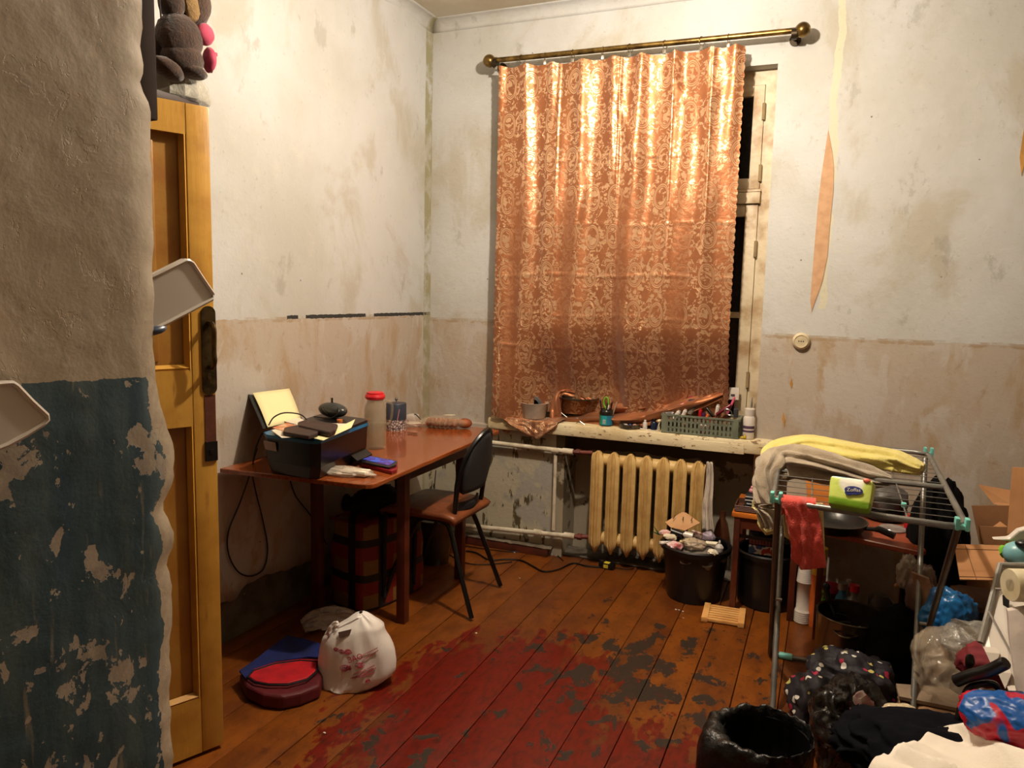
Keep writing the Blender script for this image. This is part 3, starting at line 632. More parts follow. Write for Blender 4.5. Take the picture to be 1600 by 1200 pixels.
b=MB(); b.tube(smoothpath([(.06,-.02,.02),(.075,-.03,.0),(.05,-.05,-.024),(-.05,-.06,-.028)],6),.0025,6); b.build('cable',MFR,o)
# cable arching on the printer
b=MB(); b.tube(smoothpath([onp(420,664,z=ZP+.006),onp(428,652,z=.955),onp(445,645,z=.97),onp(470,648,z=.955),onp(482,660,z=ZP+.008)],8),.0028,6); single('audio_cable',b,MFR,'thin black cable arching over the papers on the printer','cable')
# tape roll
c=at(556,664,z=.75); c=Vector((-2.08,3.02,.75)); q=at(558,655,z=.80)
o=thing('tape_roll','wide roll of clear brownish packing tape lying behind the printer','tape roll',(q.x,q.y,.752))
b=MB(); b.lathe([(.042,0),(.066,0),(.066,.05),(.042,.05),(.042,0)],seg=32); b.build('tape',M('tan_tape',(176,140,112),.3),o)
b=MB(); b.lathe([(.038,0),(.042,0),(.042,.05),(.038,.05),(.038,0)],seg=28); b.build('core',M('grey_core',(120,116,124),.6),o)
c=at(576,654,z=.78); b=MB(); b.lathe([(.02,0),(.02,.03),(.015,.034),(0,.034)],seg=20); single('red_stopper',b,M('red_plastic',(190,26,34),.35),'small red cap between the tape roll and the water jug','cap',(c.x,c.y,.751))
# water jug
c=at(586,700,z=.75)
jg=thing('water_jug','fluted glass water jug with a red lid, standing behind the printer corner','jug',c)
MJ=glassy('jug_glass',(176,160,130),.08,.24,.1,10); hj=.235
b=MB(); b.lathe([(.001,.004),(.044,.004),(.047,.012),(.047,.17),(.043,.195),(.036,.208),(.036,.225)],seg=64,fn=lambda a,z:1+(.025*math.cos(16*a) if .01<z<.18 else 0)); b.build('jug_wall',MJ,jg,solid=.003)
b=MB(); b.lathe([(0,.008),(.041,.008),(.043,.012),(.043,.118),(0,.118)],seg=32); b.build('water',glassy('water',(176,168,140),.05,.35,.0),jg)
b=MB(); b.lathe([(.0,.222),(.037,.222),(.043,.226),(.046,.236),(.042,.246),(.038,.247),(.038,.254),(.03,.257),(0,.257)],seg=32); b.build('lid',M('red_plastic2',(214,36,44),.35),jg)
b=MB(); b.tube(smoothpath([(.036,.02,.215),(.058,.03,.212),(.068,.035,.19),(.064,.033,.14),(.056,.028,.115),(.044,.02,.112)],6),.006,8); b.build('handle',MJ,jg)
# tin
c=at(619,671,z=.75)
tn=thing('tea_tin','dark blue cylindrical tin with patterned lower half and metal knob','tin',c,.3)
rt=.052; b=MB(); b.lathe([(rt,.055),(rt,.135),(rt-.002,.138),(0,.14)],seg=40); b.build('lid',M('dark_slate_enamel',(52,60,74),.35),tn)
t=NT('lace_pattern'); v=t.vor(t.obj,70,'DISTANCE_TO_EDGE'); t.col(t.mix(t.math('LESS_THAN',v,.12),rgb(196,180,172),rgb(70,56,60))); t.set(rough=.4)
b=MB(); b.lathe([(0,0),(rt,0),(rt,.055),(0,.0551)],seg=40); b.build('patterned_base',t.m,tn)
b=MB(); b.ball((0,0,.158),(.009,.009,.009)); b.lathe([(.008,.138),(.003,.142),(.003,.152)],seg=12); b.build('knob',M('steel',(150,146,140),.25,.9),tn)
b=MB()
for k in range(7): b.ball((rt*math.cos(-1.2+.03*k)*1.0,rt*math.sin(-1.2+.03*k),.06+.008*k),(.003,.003,.005),1)
b.build('flower_motif',M('pink_print',(200,120,130),.5),tn)
# adapter + white cables behind tin
c=at(645,655,z=.76); o=thing('charger','white phone charger with coiled cable behind the bread','charger',(c.x,c.y,.752)); b=MB(); b.box((0,0,.018),(.055,.05,.034),bev=.006); b.box((0,.0,.0365),(.03,.03,.002)); b.build('adapter',MWPL,o)
b=MB(); b.tube(smoothpath([(-.03,-.02,.01),(-.06,-.03,.005),(-.05,-.07,.006),(-.01,-.06,.006),(.01,-.09,.005),(-.04,-.10,.005)],6),.003,6); b.build('cable',MWPL,o)
b=MB(); b.tube(smoothpath([(0,.01,.03),(.03,-.02,.04),(.05,.0,.01)],6),.003,6); b.build('black_lead',MFR,o,label='black lead')
# bread in plastic bag
c=at(692,668,z=.75); br=thing('bread_bag','sliced brown loaf in a clear plastic bag at the back of the table','bread',(c.x,c.y,.752),R(12))
MB_=M('brown_bread',(150,78,34),.6,c2=(96,44,18),sc=30,bump=.5)
for k in range(7):
    b=MB(); x=-.075+k*.024; b.ball((x,0,.024),(.012,.05,.025),2,lambda v:1+.08*mn.noise(v*3+Vector((k,0,0)))); b.build('slice',MB_,br)
b=MB(); b.ball((.115,.01,.026),(.04,.035,.026),3); b.build('bread_end',MB_,br)
b=MB(); crumple(b,(0,0,.026),(.135,.062,.034),5,.14,1.5,3,-.7); b.build('plastic_bag',glassy('film',(214,190,160),.12,.22,.6,40),br)
b=MB(); b.poly([(-.0,.0,.064),(.05,-.01,.066),(.06,.03,.064),(.01,.03,.062)],(0,0,.001)); b.build('label_paper',MPA,br,smooth=False)
b=MB(); crumple(b,(-.15,-.01,.014),(.05,.035,.014),8,.25,2,3,-.8); b.build('bag_neck',glassy('film2',(224,206,186),.15,.5,.6,40),br)
b=MB()
for k in range(5): b.ball((random.uniform(-.04,.04),random.uniform(-.02,.02),.004),(.012,.008,.004),1)
q=at(640,677,z=.752); single('bread_crumbs',b,MB_,'torn bits of bread on the table in front of the charger','crumbs',q)
# phone on red booklet
c=at(594,724,z=.75); ph=slab('red_case',[(566,718),(574,713),(622,722),(620,733),(612,736),(565,724)],.751,.014,M('dark_red_leather',(140,16,32),.4),'dark red wallet lying under the phone','case',bev=.003)
ph=slab('phone',[(564,718),(578,712),(621,720),(619,726),(608,730),(566,722)],.766,.008,M('black_phone',(18,20,30),.2),'phone with a blue lit screen lying on the red case','phone',bev=.002)
P_=[at(x,y,z=.7745) for x,y in [(567,717.5),(579,713),(618,720.5),(608,727.5)]]; b=MB(); b.poly([p-ph.location for p in P_],(0,0,.0006)); t=NT('phone_screen'); v=t.noise(t.obj,40,3); c_=t.mix(t.ramp(v,.4,.6),rgb(40,90,200),rgb(70,40,130)); t.col(c_); t.L(c_,t.b.inputs['Emission Color']); t.set(emi=.25,rough=.1); b.build('screen',t.m,ph,smooth=False)
# tissue pack in clear film at the table front
c=at(545,742,z=.75); o=thing('tissue_pack','opened white tissue pack in crinkled film at the table front edge','tissues',(c.x,c.y,.751),R(8))
b=MB(); b.box((.03,0,.012),(.10,.055,.02),bev=.004); b.build('tissues',MPA,o)
b=MB(); crumple(b,(-.02,0,.012),(.115,.05,.014),11,.28,1.8,4,-.8); b.build('film',glassy('film3',(226,214,196),.15,.5,.8,50),o)
# ---- cables hanging left of the table
b=MB(); b.tube(smoothpath([at(410,676,x=-2.12),at(400,700,x=-2.13),at(392,735,x=-2.15),at(375,785,x=-2.17),at(357,830,x=-2.17),at(357,865,x=-2.17),at(372,893,x=-2.17),at(393,900,x=-2.17),at(412,888,x=-2.17),at(418,855,x=-2.17),at(410,810,x=-2.17),at(400,770,x=-2.16),at(394,738,x=-2.14),at(396,720,x=-2.10),at(402,700,x=-2.08)],8),.0032,6)
single('power_cable',b,MFR,'black cable hanging in a long loop from the left end of the table','cable')
b=MB(); b.tube(smoothpath([at(452,745,x=-2.165),at(462,775,x=-2.165),at(485,805,x=-2.165),at(510,850,x=-2.165)],8),.0028,6); single('power_cable',b,MFR,'thin black wire running down the wall behind the front table leg','cable')
b=MB(); b.tube(smoothpath([at(595,745,x=-2.165),at(597,775,x=-2.165),at(588,795,x=-2.165),at(578,806,x=-2.165)],8),.0028,6); single('power_cable',b,MFR,'short black wire curving down the wall right of the round cable box','cable')
b=MB(); b.tube(smoothpath([at(681,735,y=3.80),at(679,760,y=3.80),at(678,790,y=3.80),at(680,830,y=3.80)],6),.0028,6); single('power_cable',b,MFR,'straight black wire hanging behind the chair seat','cable')
# ---- checked shopper bag
t=NT('checked_weave'); x,y,z=t.xyz(t.obj); 
def stripe(v,f,o=0): return t.math('FRACT',t.math('ADD',t.math('MULTIPLY',v,f),o))
hx_=t.math('ADD',x,y); a_=stripe(hx_,5.2); c_=stripe(z,6.2,.15)
base=t.mix(t.math('GREATER_THAN',a_,.5),rgb(116,26,16),rgb(128,92,40)); base=t.mix(t.math('GREATER_THAN',c_,.62),base,rgb(122,20,12)); base=t.mix(t.math('LESS_THAN',a_,.24),base,rgb(24,18,16)); base=t.mix(t.math('LESS_THAN',c_,.22),base,rgb(30,22,18))
t.col(base); t.set(rough=.55); t.bump(t.noise(t.obj,9,5),.5,.02)
q0=at(515,945,z=0); q1=at(565,950,z=0); q2=at(605,915,z=0)
bag=thing('checked_bag','red, black and yellow checked shopper bag under the table','bag',(-1.93,2.97,0),R(-12))
def bagfn(u,v):
    a=2*math.pi*u; s=math.copysign(abs(math.cos(a))**.45,math.cos(a)); c_=math.copysign(abs(math.sin(a))**.45,math.sin(a)); k=1+.05*mn.noise(Vector((s*2,c_*2,v*4)))-.10*v**4
    return Vector((s*.135*k,c_*.22*k,.005+v*.40))
b=MB(); b.grid(bagfn,48,16,closed_u=True); b.b.faces.new([v for v in b.b.verts if abs(v.co.z-.005)<1e-5][::-1]); b.build('sack',t.m,bag)
b=MB(); b.grid(lambda u,v:Vector(((u-.5)*.24,(v-.5)*.40,.402+.03*mn.noise(Vector((u*4,v*5,1))))),14,20); b.build('zip_top',t.m,bag,solid=.006)
for s in (-1,1): b=MB(); b.tube(smoothpath([(.138,s*.1,.05),(.142,s*.1,.36),(.11,s*.06,.44),(.08,0,.46),(.05,-s*.05,.43)],6),.009,6); b.build('strap',MFA,bag)
b=MB(); crumple(b,(0,0,.03),(.10,.17,.045),21,.35,1.8,4,-.6); single('black_cloth',b,M('black_cloth',(18,15,15),.9,bump=.4),'crumpled black cloth on top of the checked bag','cloth',(-1.96,2.98,.43))
b=MB(); b.lathe([(0,.002),(.075,.002),(.10,.24),(.098,.24),(.074,.006)],seg=32); b.lathe([(.10,.236),(.104,.24),(.10,.244)],seg=32)
q=at(652,885,z=.0); bu=thing('bucket','grey metal bucket under the chair behind the table leg','bucket',(-1.90,3.48,0)); b.build('pail',M('zinc',(96,88,78),.35,.7),bu)
b=MB(); b.tube([(.10*math.cos(a),.10*math.sin(a)*.9-.0,.24-.07*abs(math.sin(a))) for a in [math.pi*k/12 for k in range(13)]],.003,6); b.build('handle',M('steel',(150,146,140),.25,.9),bu)
# ---- insulated blue/red case on the floor
cs=thing('cooler_case','flat blue and red insulated case lying on the floor by the left wall','case',(0,0,0))
c0=at(430,1055,z=0); cs.location=c0; MNV=M('navy_nylon',(22,34,96),.6,c2=(14,22,66),bump=.3,bs=150); MRD=M('red_nylon',(186,12,28),.6,c2=(150,8,22),bump=.25,bs=120)
def fl_(px,py,z=0): return at(px,py,z=z)-c0
outer=[(374,1052),(385,1072),(410,1084),(440,1088),(470,1082),(500,1070),(510,1030),(500,1010),(470,1006),(448,996),(420,1018)]
b=MB(); b.poly([fl_(x,y,.055) for x,y in outer],(0,0,-.053)); ob=b.build('side_wall',M('dark_red_nylon',(90,10,20),.6,bump=.3),cs,smooth=False); m=ob.modifiers.new('b','BEVEL'); m.width=.012; m.segments=3
b=MB(); b.poly([fl_(x,y,.058) for x,y in [(374,1050),(400,1032),(430,1008),(449,995),(475,1000),(508,1010),(512,1030),(480,1028),(430,1036),(396,1048),(384,1062)]],(0,0,.006)); b.build('blue_flap',MNV,cs,smooth=False,label='navy blue flap')
b=MB(); 
pz=[(387,1058),(396,1048),(430,1037),(470,1032),(496,1034),(494,1050),(480,1062),(450,1070),(420,1070),(398,1066)]
b.poly([fl_(x,y,.060) for x,y in pz],(0,0,.008)); ob=b.build('red_pocket',MRD,cs,smooth=False,label='bright red pocket'); m=ob.modifiers.new('b','BEVEL'); m.width=.004; m.segments=2
b=MB(); b.tube([fl_(x,y,.068) for x,y in pz],.004,6,closed=True); b.build('piping',M('black_piping',(24,18,26),.5),cs)
# ---- white shopping bag with print
wb_=thing('shopping_bag','full white plastic carrier bag with red print on the floor','bag',at(545,1075,z=0)+Vector((0,.05,0))); Ow=wb_.location
MBG=M('white_film_bag',(234,228,222),.32,c2=(218,208,200),sc=5,bump=.45,bs=22,sheen=.1)
# body: front silhouette from the photo, given real depth
ax=(ROT@Vector((1,0,0))); ax.z=0; ax.normalize(); ay=Vector((-ax.y,ax.x,0))
kz=2.66/1170
def W3(px,py,dep): 
    h=(1088-py)*kz*1.03; w=(px-545)*kz; return ax*w+ay*dep+Vector((0,0,max(h,.002)))
rows=[(1095,520,524),(1092,495,548),(1086,484,585),(1070,481,609),(1050,482,610),(1030,485,607),(1014,490,600),(1000,502,592),(992,518,590),(986,527,583),(980,535,573),(975,543,563),(972,549,555)]
def bagw(u,v):
    k=v*(len(rows)-1); i=min(int(k),len(rows)-2); f=k-i; py=rows[i][0]*(1-f)+rows[i+1][0]*f; l=rows[i][1]*(1-f)+rows[i+1][1]*f; r=rows[i][2]*(1-f)+rows[i+1][2]*f
    a=2*math.pi*u; ca=math.cos(a); sa=math.sin(a); dep=.085*(1-.86*v*v)*(1 if v>.12 else .6+.4*v/.12)
    n=1+.24*(1-abs(mn.noise(Vector((ca*2.2,sa*2.2,v*1.6+3))))*2)*.6+.05*mn.noise(Vector((ca*6,sa*6,v*5)))
    q=W3((l+r)/2+(r-l)/2*ca,py,-sa*dep*n*1.0); q.z=max(q.z+.006*mn.noise(Vector((ca*3,sa*3,v*6))),.002); return q
b=MB(); b.grid(bagw,56,30,closed_u=True); b.build('bag_body',MBG,wb_)
def onbag(px,py):
    i=next((j for j in range(len(rows)-1) if rows[j+1][0]<=py),len(rows)-2); v=(i+(rows[i][0]-py)/(rows[i][0]-rows[i+1][0]))/(len(rows)-1); l=rows[i][1];r=rows[i][2]; c_=min(.9,abs(2*(px-l)/(r-l)-1)); ca=2*(px-l)/(r-l)-1; sa=math.sqrt(1-c_*c_)
    n=1+.24*(1-abs(mn.noise(Vector((ca*2.2,sa*2.2,v*1.6+3))))*2)*.6+.05*mn.noise(Vector((ca*6,sa*6,v*5)))
    return W3(px,py,-sa*.085*(1-.86*v*v)*n-.003)
def strip(px1,px2,dep,n=14):   # band between two outlines
    def f(u,v):
        i=u*(len(px1)-1); k=min(int(i),len(px1)-2); t_=i-k
        a=(px1[k][0]*(1-t_)+px1[k+1][0]*t_,px1[k][1]*(1-t_)+px1[k+1][1]*t_); c=(px2[k][0]*(1-t_)+px2[k+1][0]*t_,px2[k][1]*(1-t_)+px2[k+1][1]*t_)
        return W3(a[0]*(1-v)+c[0]*v,a[1]*(1-v)+c[1]*v,dep+.012*math.sin(u*9+v*4)*(.6)+.01*mn.noise(Vector((u*5,v*5,dep*30))))
    return f
b=MB(); b.grid(strip([(503,1000),(508,993),(520,989),(550,973),(565,977),(588,992),(592,1006)],[(506,1004),(521,1002),(526,1000),(543,990),(546,1004),(570,1010),(590,1012)],-.02),30,6); b.build('handle',MBG,wb_,solid=.002)
b=MB(); b.grid(strip([(496,1004),(503,990),(511,981),(519,983)],[(503,1006),(508,1000),(514,993),(521,987)],-.035),16,5); b.build('handle',MBG,wb_,solid=.002)
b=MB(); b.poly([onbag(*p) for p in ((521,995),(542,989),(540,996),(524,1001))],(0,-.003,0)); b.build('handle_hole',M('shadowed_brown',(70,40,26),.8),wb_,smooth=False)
b=MB(); b.grid(strip([(520,1003),(528,1010),(545,1008),(560,1004),(590,1006)],[(512,1024),(525,1030),(545,1030),(570,1028),(596,1022)],-.055),24,6); b.b.free()
# print, laid on the front face
MPR=M('red_print',(178,30,60),.5)
def scrib(pts,r=.0011): b.tube([onbag(*p) for p in pts],r,4)
random.seed(5)
for (cx_,cy_,rx,ry) in ((519,1019,5,3),(528,1021,5,4),(538,1021,7,4),(533,1046,8,6),(540,1046,5,4),(557,1041,8,5),(570,1067,3.5,4)):
    b=MB(); scrib([(cx_+rx*(1-k/40)*math.cos(k*.6)+random.uniform(-.5,.5),cy_+ry*(1-k/40)*math.sin(k*.6)+random.uniform(-.4,.4)) for k in range(36)]); b.build('rose_print',MPR,wb_)
b=MB()
for (x0,y0,x1,y1) in ((546,1033,584,1017),(560,1036,585,1021),(547,1056,580,1044),(546,1061,582,1049),(543,1062,578,1056)):
    pts=[(x0+(x1-x0)*k/26,y0+(y1-y0)*k/26+(.8 if k%2 else -.8)) for k in range(27)]; scrib(pts,.0013)
b.build('illegible_print_lines',MPR,wb_)
yaw=math.atan2(ax.y,ax.x); q=onbag(551,1030)
text('ЗАО',.028,MPR,wb_,q+Vector((.0,-.004,.0)),(R(80),R(-20),yaw))
# clear bag behind it
q=at(508,985,z=0); b=MB(); ftube(b,[(-.07,-.06,.03),(-.03,-.02,.05),(.03,.05,.05),(.08,.12,.03)],[.035,.055,.06,.05],[.02,.035,.035,.012],31,9,30,8,.2); single('clear_bag',b,glassy('clear_film',(206,190,178),.12,.42,.8,40),'empty clear plastic bag lying behind the white carrier bag','bag',q)
# ================================================================ CURTAIN ROD, CURTAIN
MBRS=M('aged_brass',(150,122,66),.32,.85,c2=(88,68,36),sc=20)
r0=at(768,95,y=3.80); r1=at(1250,47,y=3.80)
rod=thing('curtain_rod','long aged brass curtain rod with ball ends above the window','curtain rod',r0); dv=r1-r0
b=MB(); b.tube([(0,0,0),dv],.0135,14); b.build('pole',MBRS,rod)
for k,p in enumerate((Vector((-.012,0,0)),dv+Vector((.012,0,0)))):
    b=MB(); b.ball(p,(.034,.034,.034),3); b.lathe([(.018,-.03),(.018,.03)],p,14,'X'); b.build('ball_finial',MBRS,rod)
    b=MB(); q=p+Vector((.035 if k==0 else -.035,0,-.014)); b.lathe([(.024,-.012),(.024,.012)],q,18,'X'); b.tube([q,q+Vector((0,.05,0)),q+Vector((0,.092,0))],.010,8); b.lathe([(.026,.084),(.026,.098),(0,.098)],q,18,'Y'); b.build('wall_bracket',M('dark_bronze',(58,46,32),.4,.7),rod)
pxr=[(777,98),(823,98),(863,90),(911,85),(960,80),(1004,76),(1058,70),(1113,63),(1152,60)]
MCL=M('silver_clip',(186,180,166),.3,.8); 
# curtain surface
x0=at(783,103,y=3.79).x; x1=at(1164,70,y=3.79).x
CZ=[at(960,y_,y=3.79).z for y_ in (246,351,431,495,548)]
CXc=[(at(px,400,y=3.79).x-x0)/(x1-x0) for px in (866,960,1040,1100)]
clipu=[(at(px,py,y=3.79).x-x0)/(x1-x0) for px,py in pxr]; clipu[0]=0.0
ztop0=at(783,104,y=3.79).z; ztop1=at(1164,70,y=3.79).z
def cur(u,v):
    zt_=ztop0+(ztop1-ztop0)*u
    # sag of the top hem between clips
    dmin=min(abs(u-c) for c in clipu); zt_-=.012*min(1,dmin/.05)
    zb=.775+.02*mn.noise(Vector((u*4,0,9)))
    if u>.16: zb=.785+.02*min(1,(u-.16)/.06)
    z=zt_+(zb-zt_)*v; h=(zt_-z)/(zt_-zb)
    y=3.79
    # folds released from each clip
    for i,c in enumerate(clipu):
        s=.022+.030*h; y-=.020*math.exp(-((u-c-.02*h*math.sin(i*2.1))/s)**2)*(1-.55*h)
    y+=.030*mn.noise(Vector((u*6+1.5*h,h*1.0,4)))*(.5+h)+.007*math.sin(u*58+3*math.sin(h*2.5))*(.4+.6*h); y+=.006*mn.noise(Vector((u*20,h*6,1)))
    # broad wedge fold widening downwards from the middle
    cx_=.475+.03*h; w=.012+.10*max(0,h-.12); k=max(0,h-.1)
    y+=.055*k*math.exp(-((u-cx_)/w)**2)-.045*k*math.exp(-((u-cx_-.11)/(.05+.06*h))**2)-.02*k*math.exp(-((u-.30)/(.05))**2)
    y-=.03*max(0,h-.5)*math.exp(-((u-.72)/.05)**2)
    # diagonal pulls
    for (ua,ha,ub,hb,am) in ((.50,.03,.60,.30,.012),(.70,.02,.80,.14,.010),(.40,.30,.33,.55,.010),(.93,.05,.86,.20,.010)):
        if ha<h<hb: t_=(h-ha)/(hb-ha); y-=am*math.sin(t_*math.pi)*math.exp(-((u-ua-(ub-ua)*t_)/.022)**2)
    # pressed creases from storage
    for i,cz in enumerate(CZ):
        wob=.006*math.sin(u*14+i*2); s=1 if (i%2==0) else .7
        s*=.55+.6*mn.noise(Vector((u*5,i*3,0)));  y-=.005*s*math.exp(-((z-cz-wob)/.0055)**2)
    for c in CXc: y-=.007*math.exp(-((u-c)/.0045)**2)
    k=min(1,max(0,(h-.72)/.25)); k=k*k*(3-2*k); y+=.145*k*min(1,max(0,(u-.10)/.12))
    x=x0+(x1-x0)*u-(.012*h*0)
    if u<.001 or u>.999: x+=(-1 if u<.5 else 1)*.0065*abs(math.sin(z*math.pi/.036))
    return Vector((x,min(y,YB-.012) if x<WX0 else min(y,YB+.052),z))
t=NT('copper_jacquard_satin'); U,V,_=t.xyz(t.uv)
su,sv=1.24,1.88
X=t.math('MULTIPLY',U,su/.118); Y=t.math('MULTIPLY',V,sv/.20)
X=t.math('ADD',X,t.math('MULTIPLY',t.math('SUBTRACT',t.noise(t.uv,7,2),.5),.25))
def cell(ox,oy):
    fx=t.math('SUBTRACT',t.math('FRACT',t.math('ADD',X,ox)),.5); fy=t.math('SUBTRACT',t.math('FRACT',t.math('ADD',Y,oy)),.5)
    fx=t.math('MULTIPLY',fx,1/.30); fy=t.math('MULTIPLY',fy,1/.31)
    return t.math('SQRT',t.math('ADD',t.math('MULTIPLY',fx,fx),t.math('MULTIPLY',fy,fy))),fx,fy
r1_,fx1,fy1=cell(0,0); 
def ring(r,c,w): return t.math('LESS_THAN',t.math('ABSOLUTE',t.math('SUBTRACT',r,c)),w)
uvs=t.map(t.uv,(su,sv,1))
lace=t.math('MULTIPLY',t.math('GREATER_THAN',t.noise(uvs,52,3,.6,.8),.52),t.math('GREATER_THAN',r1_,1.12))
flw=t.math('MULTIPLY',t.math('GREATER_THAN',t.noise(uvs,34,3,.55,1.2),.50),t.math('LESS_THAN',r1_,.70))
rg=t.math('MAXIMUM',ring(r1_,.98,.055),ring(r1_,.82,.04))
# lozenges between medallions
fx2=t.math('ABSOLUTE',t.math('SUBTRACT',t.math('FRACT',t.math('ADD',X,.5)),.5)); fy2=t.math('ABSOLUTE',t.math('SUBTRACT',t.math('FRACT',t.math('ADD',Y,.5)),.5))
loz=t.math('ADD',t.math('MULTIPLY',fx2,3.6),t.math('MULTIPLY',fy2,3.4)); lo2_=t.math('LESS_THAN',loz,.52)
pat=t.math('MAXIMUM',t.math('MAXIMUM',rg,flw),t.math('MULTIPLY',lace,t.math('GREATER_THAN',loz,.75)))
zone=t.ramp(t.math('ABSOLUTE',t.math('SUBTRACT',t.math('FRACT',t.math('MULTIPLY',t.math('ADD',U,t.math('MULTIPLY',V,.06)),4.2)),.5)),.10,.16)
pat=t.math('MULTIPLY',pat,t.math('ADD',.25,t.math('MULTIPLY',t.math('MAXIMUM',zone,t.ramp(V,.42,.30)),.75)))  # pattern strengthened near the top: the satin's sheen painted into the colour
t.col(t.mix(pat,rgb(160,100,62),rgb(212,168,128))); t.set(rough=t.math('SUBTRACT',.46,t.math('MULTIPLY',pat,.16)),metal=.60,spec=.5,sheen=.2)
t.bump(t.math('ADD',t.math('MULTIPLY',pat,.25),t.math('MULTIPLY',t.noise(uvs,26,5,.6),.9)),.45,.006)
MCUR=t.m
cu_=thing('curtain','copper satin jacquard curtain with medallions hanging over the window','curtain',(0,0,0))
b=MB(); b.grid(cur,230,210,uv=True); b.build('cloth',MCUR,cu_)
# tail over the sill edge, with scalloped hem
def tail(u,v):
    # from the sill (back) over the edge and down to a point
    L=[at(787,668,y=3.86),at(812,662,y=3.815),at(838,672,y=3.805),at(856,690,y=3.80)]
    q=[at(778,640,y=3.88),at(800,652,y=3.875)]
    top=Vector((-1.67+u*.36,3.875,.776+.010*math.sin(u*9)))
    edge=Vector((-1.64+u*.32,3.783-.004*math.sin(u*14),.772))
    tip=at(853,687,y=3.80); 
    low=Vector((edge.x,3.776-.006*math.sin(u*9),0))
    prof=1-abs((u-.62)/(.62 if u<.62 else .38)); low.z=.768-(.768-tip.z)*max(prof,0)**.85; low.x=edge.x
    if v<.4: q=top.lerp(edge,v/.4)
    else: q=edge.lerp(low,(v-.4)/.6)
    if v>.99: q.z-=.006*abs(math.sin(u*40))
    return q+Vector((0,-.004*mn.noise(Vector((u*8,v*6,0))),.004*mn.noise(Vector((u*6,v*6,3)))))
b=MB(); b.grid(tail,60,24,uv=True); b.build('hem_tail',MCUR,cu_,solid=.0015)
def U_(px,py,y=3.87): return at(px,py,y=y)
b=MB(); ftube(b,[U_(786,650,3.86),U_(790,665,3.85),U_(798,672,3.85)],[.05,.045,.02],[.03,.025,.015],2,5,30,6,.25); b.build('gathered_corner',MCUR,cu_)
b=MB(); ftube(b,[U_(868,668,3.865),U_(868,640,3.88),U_(875,616,3.90),U_(895,614,3.92),U_(925,628,3.94)],[.03,.028,.03,.028,.02],[.018,.018,.016,.016,.012],4,6,30,8,.25); b.build('gathered_fold',MCUR,cu_)
b=MB(); ftube(b,[U_(880,660,3.93),U_(940,655,3.92),U_(1000,655,3.91),U_(1060,640,3.92),U_(1130,615,3.93)],[.05,.06,.06,.055,.03],[.03,.032,.035,.04,.02],6,5,36,8,.25); b.build('gathered_fold',MCUR,cu_)
b=MB(); ftube(b,[U_(955,640,3.95),U_(1010,638,3.95),U_(1070,612,3.96)],[.04,.05,.03],[.026,.035,.03],9,5,30,8,.25); b.build('gathered_fold',MCUR,cu_)
# rings
ringlab=['hooked low at the ball end','next to the left ball end','above the left third of the curtain','left of the middle','at the middle of the rod','just right of the middle','above the right third of the curtain','near the right side of the curtain','at the right corner of the curtain']
proto=None
for i,(px,py) in enumerate(pxr):
    u=(px-768)/(1250-768); p=r0+dv*max(u,.02); 
    if proto is None:
        proto=thing('curtain_ring','','curtain ring'); b=MB(); b.tube([(0,.021*math.cos(a),-.006+.021*math.sin(a)) for a in [2*math.pi*k/20 for k in range(20)]],.0016,6,closed=True); b.build('ring',MBRS,proto)
        b=MB(); b.box((0,-.004,-.040),(.016,.010,.020),bev=.003); b.box((0,0,-.029),(.004,.004,.008)); b.build('clip',MCL,proto); o=proto
    else: o=copytree(proto)
    o.location=p; o.rotation_euler=(0,0,random.uniform(-.5,.5)); o['label']='brass ring with silver clip on the rod, '+ringlab[i]; o['group']='curtain rings on the rod'
# ================================================================ RADIATOR
MRA=M('yellowed_radiator_enamel',(214,182,120),.38,c2=(186,148,88),sc=11,bump=.12,bs=30)
a0=at(922,706,y=3.80); a1=at(1106,724,y=3.80)
rad=thing('radiator','yellowed cast iron radiator of seven sections under the window sill','radiator',(a0.x+.04,3.80,0)); W_=a1.x-a0.x; pit=W_/7
def section():
    b=MB(); zt_,zb,zs=.632,.072,.125
    cs=[(-.034,.040),(-.031,.006),(-.016,-.006),(-.010,.003),(0,-.012),(.010,.003),(.016,-.006),(.031,.006),(.034,.040)]
    rows=[(zb,.05,.018),(zb+.03,.45,.006),(zs,.95,0),(zs+.03,1,0),(.36,1,0),(.57,1,0),(.60,.92,.002),(.622,.5,.010),(zt_,.08,.02)]
    G=[]
    for (z,k,dy) in rows: G.append([b.b.verts.new(Vector((x*k,y*max(k,.35)+dy,z))) for x,y in cs])
    for p_,q_ in zip(G,G[1:]):
        for i in range(len(cs)-1): b.b.faces.new((p_[i],p_[i+1],q_[i+1],q_[i]))
    return b
s0=section().build('radiator_section',MRA,rad,solid=.006)
for k in range(7):
    s=s0 if k==0 else s0.copy()
    if k: COL.objects.link(s); s.parent=rad
    s.location=(k*pit,0,0)
b=MB(); b.box((0,.05,.36),(.020,.075,.46),bev=.008); c0_=b.build('column_core',M('grey_radiator_core',(112,112,108),.5,c2=(70,64,56)),rad)
for k in range(1,7): c_=c0_.copy(); COL.objects.link(c_); c_.parent=rad; c_.location=(k*pit,0,0)
c0_.location=(0,0,0)
for z in (.582,.150):
    b=MB(); b.tube([(-.035,.045,z),(W_-pit+.035,.045,z)],.034,14); b.build('hub_pipe',MRA,rad)
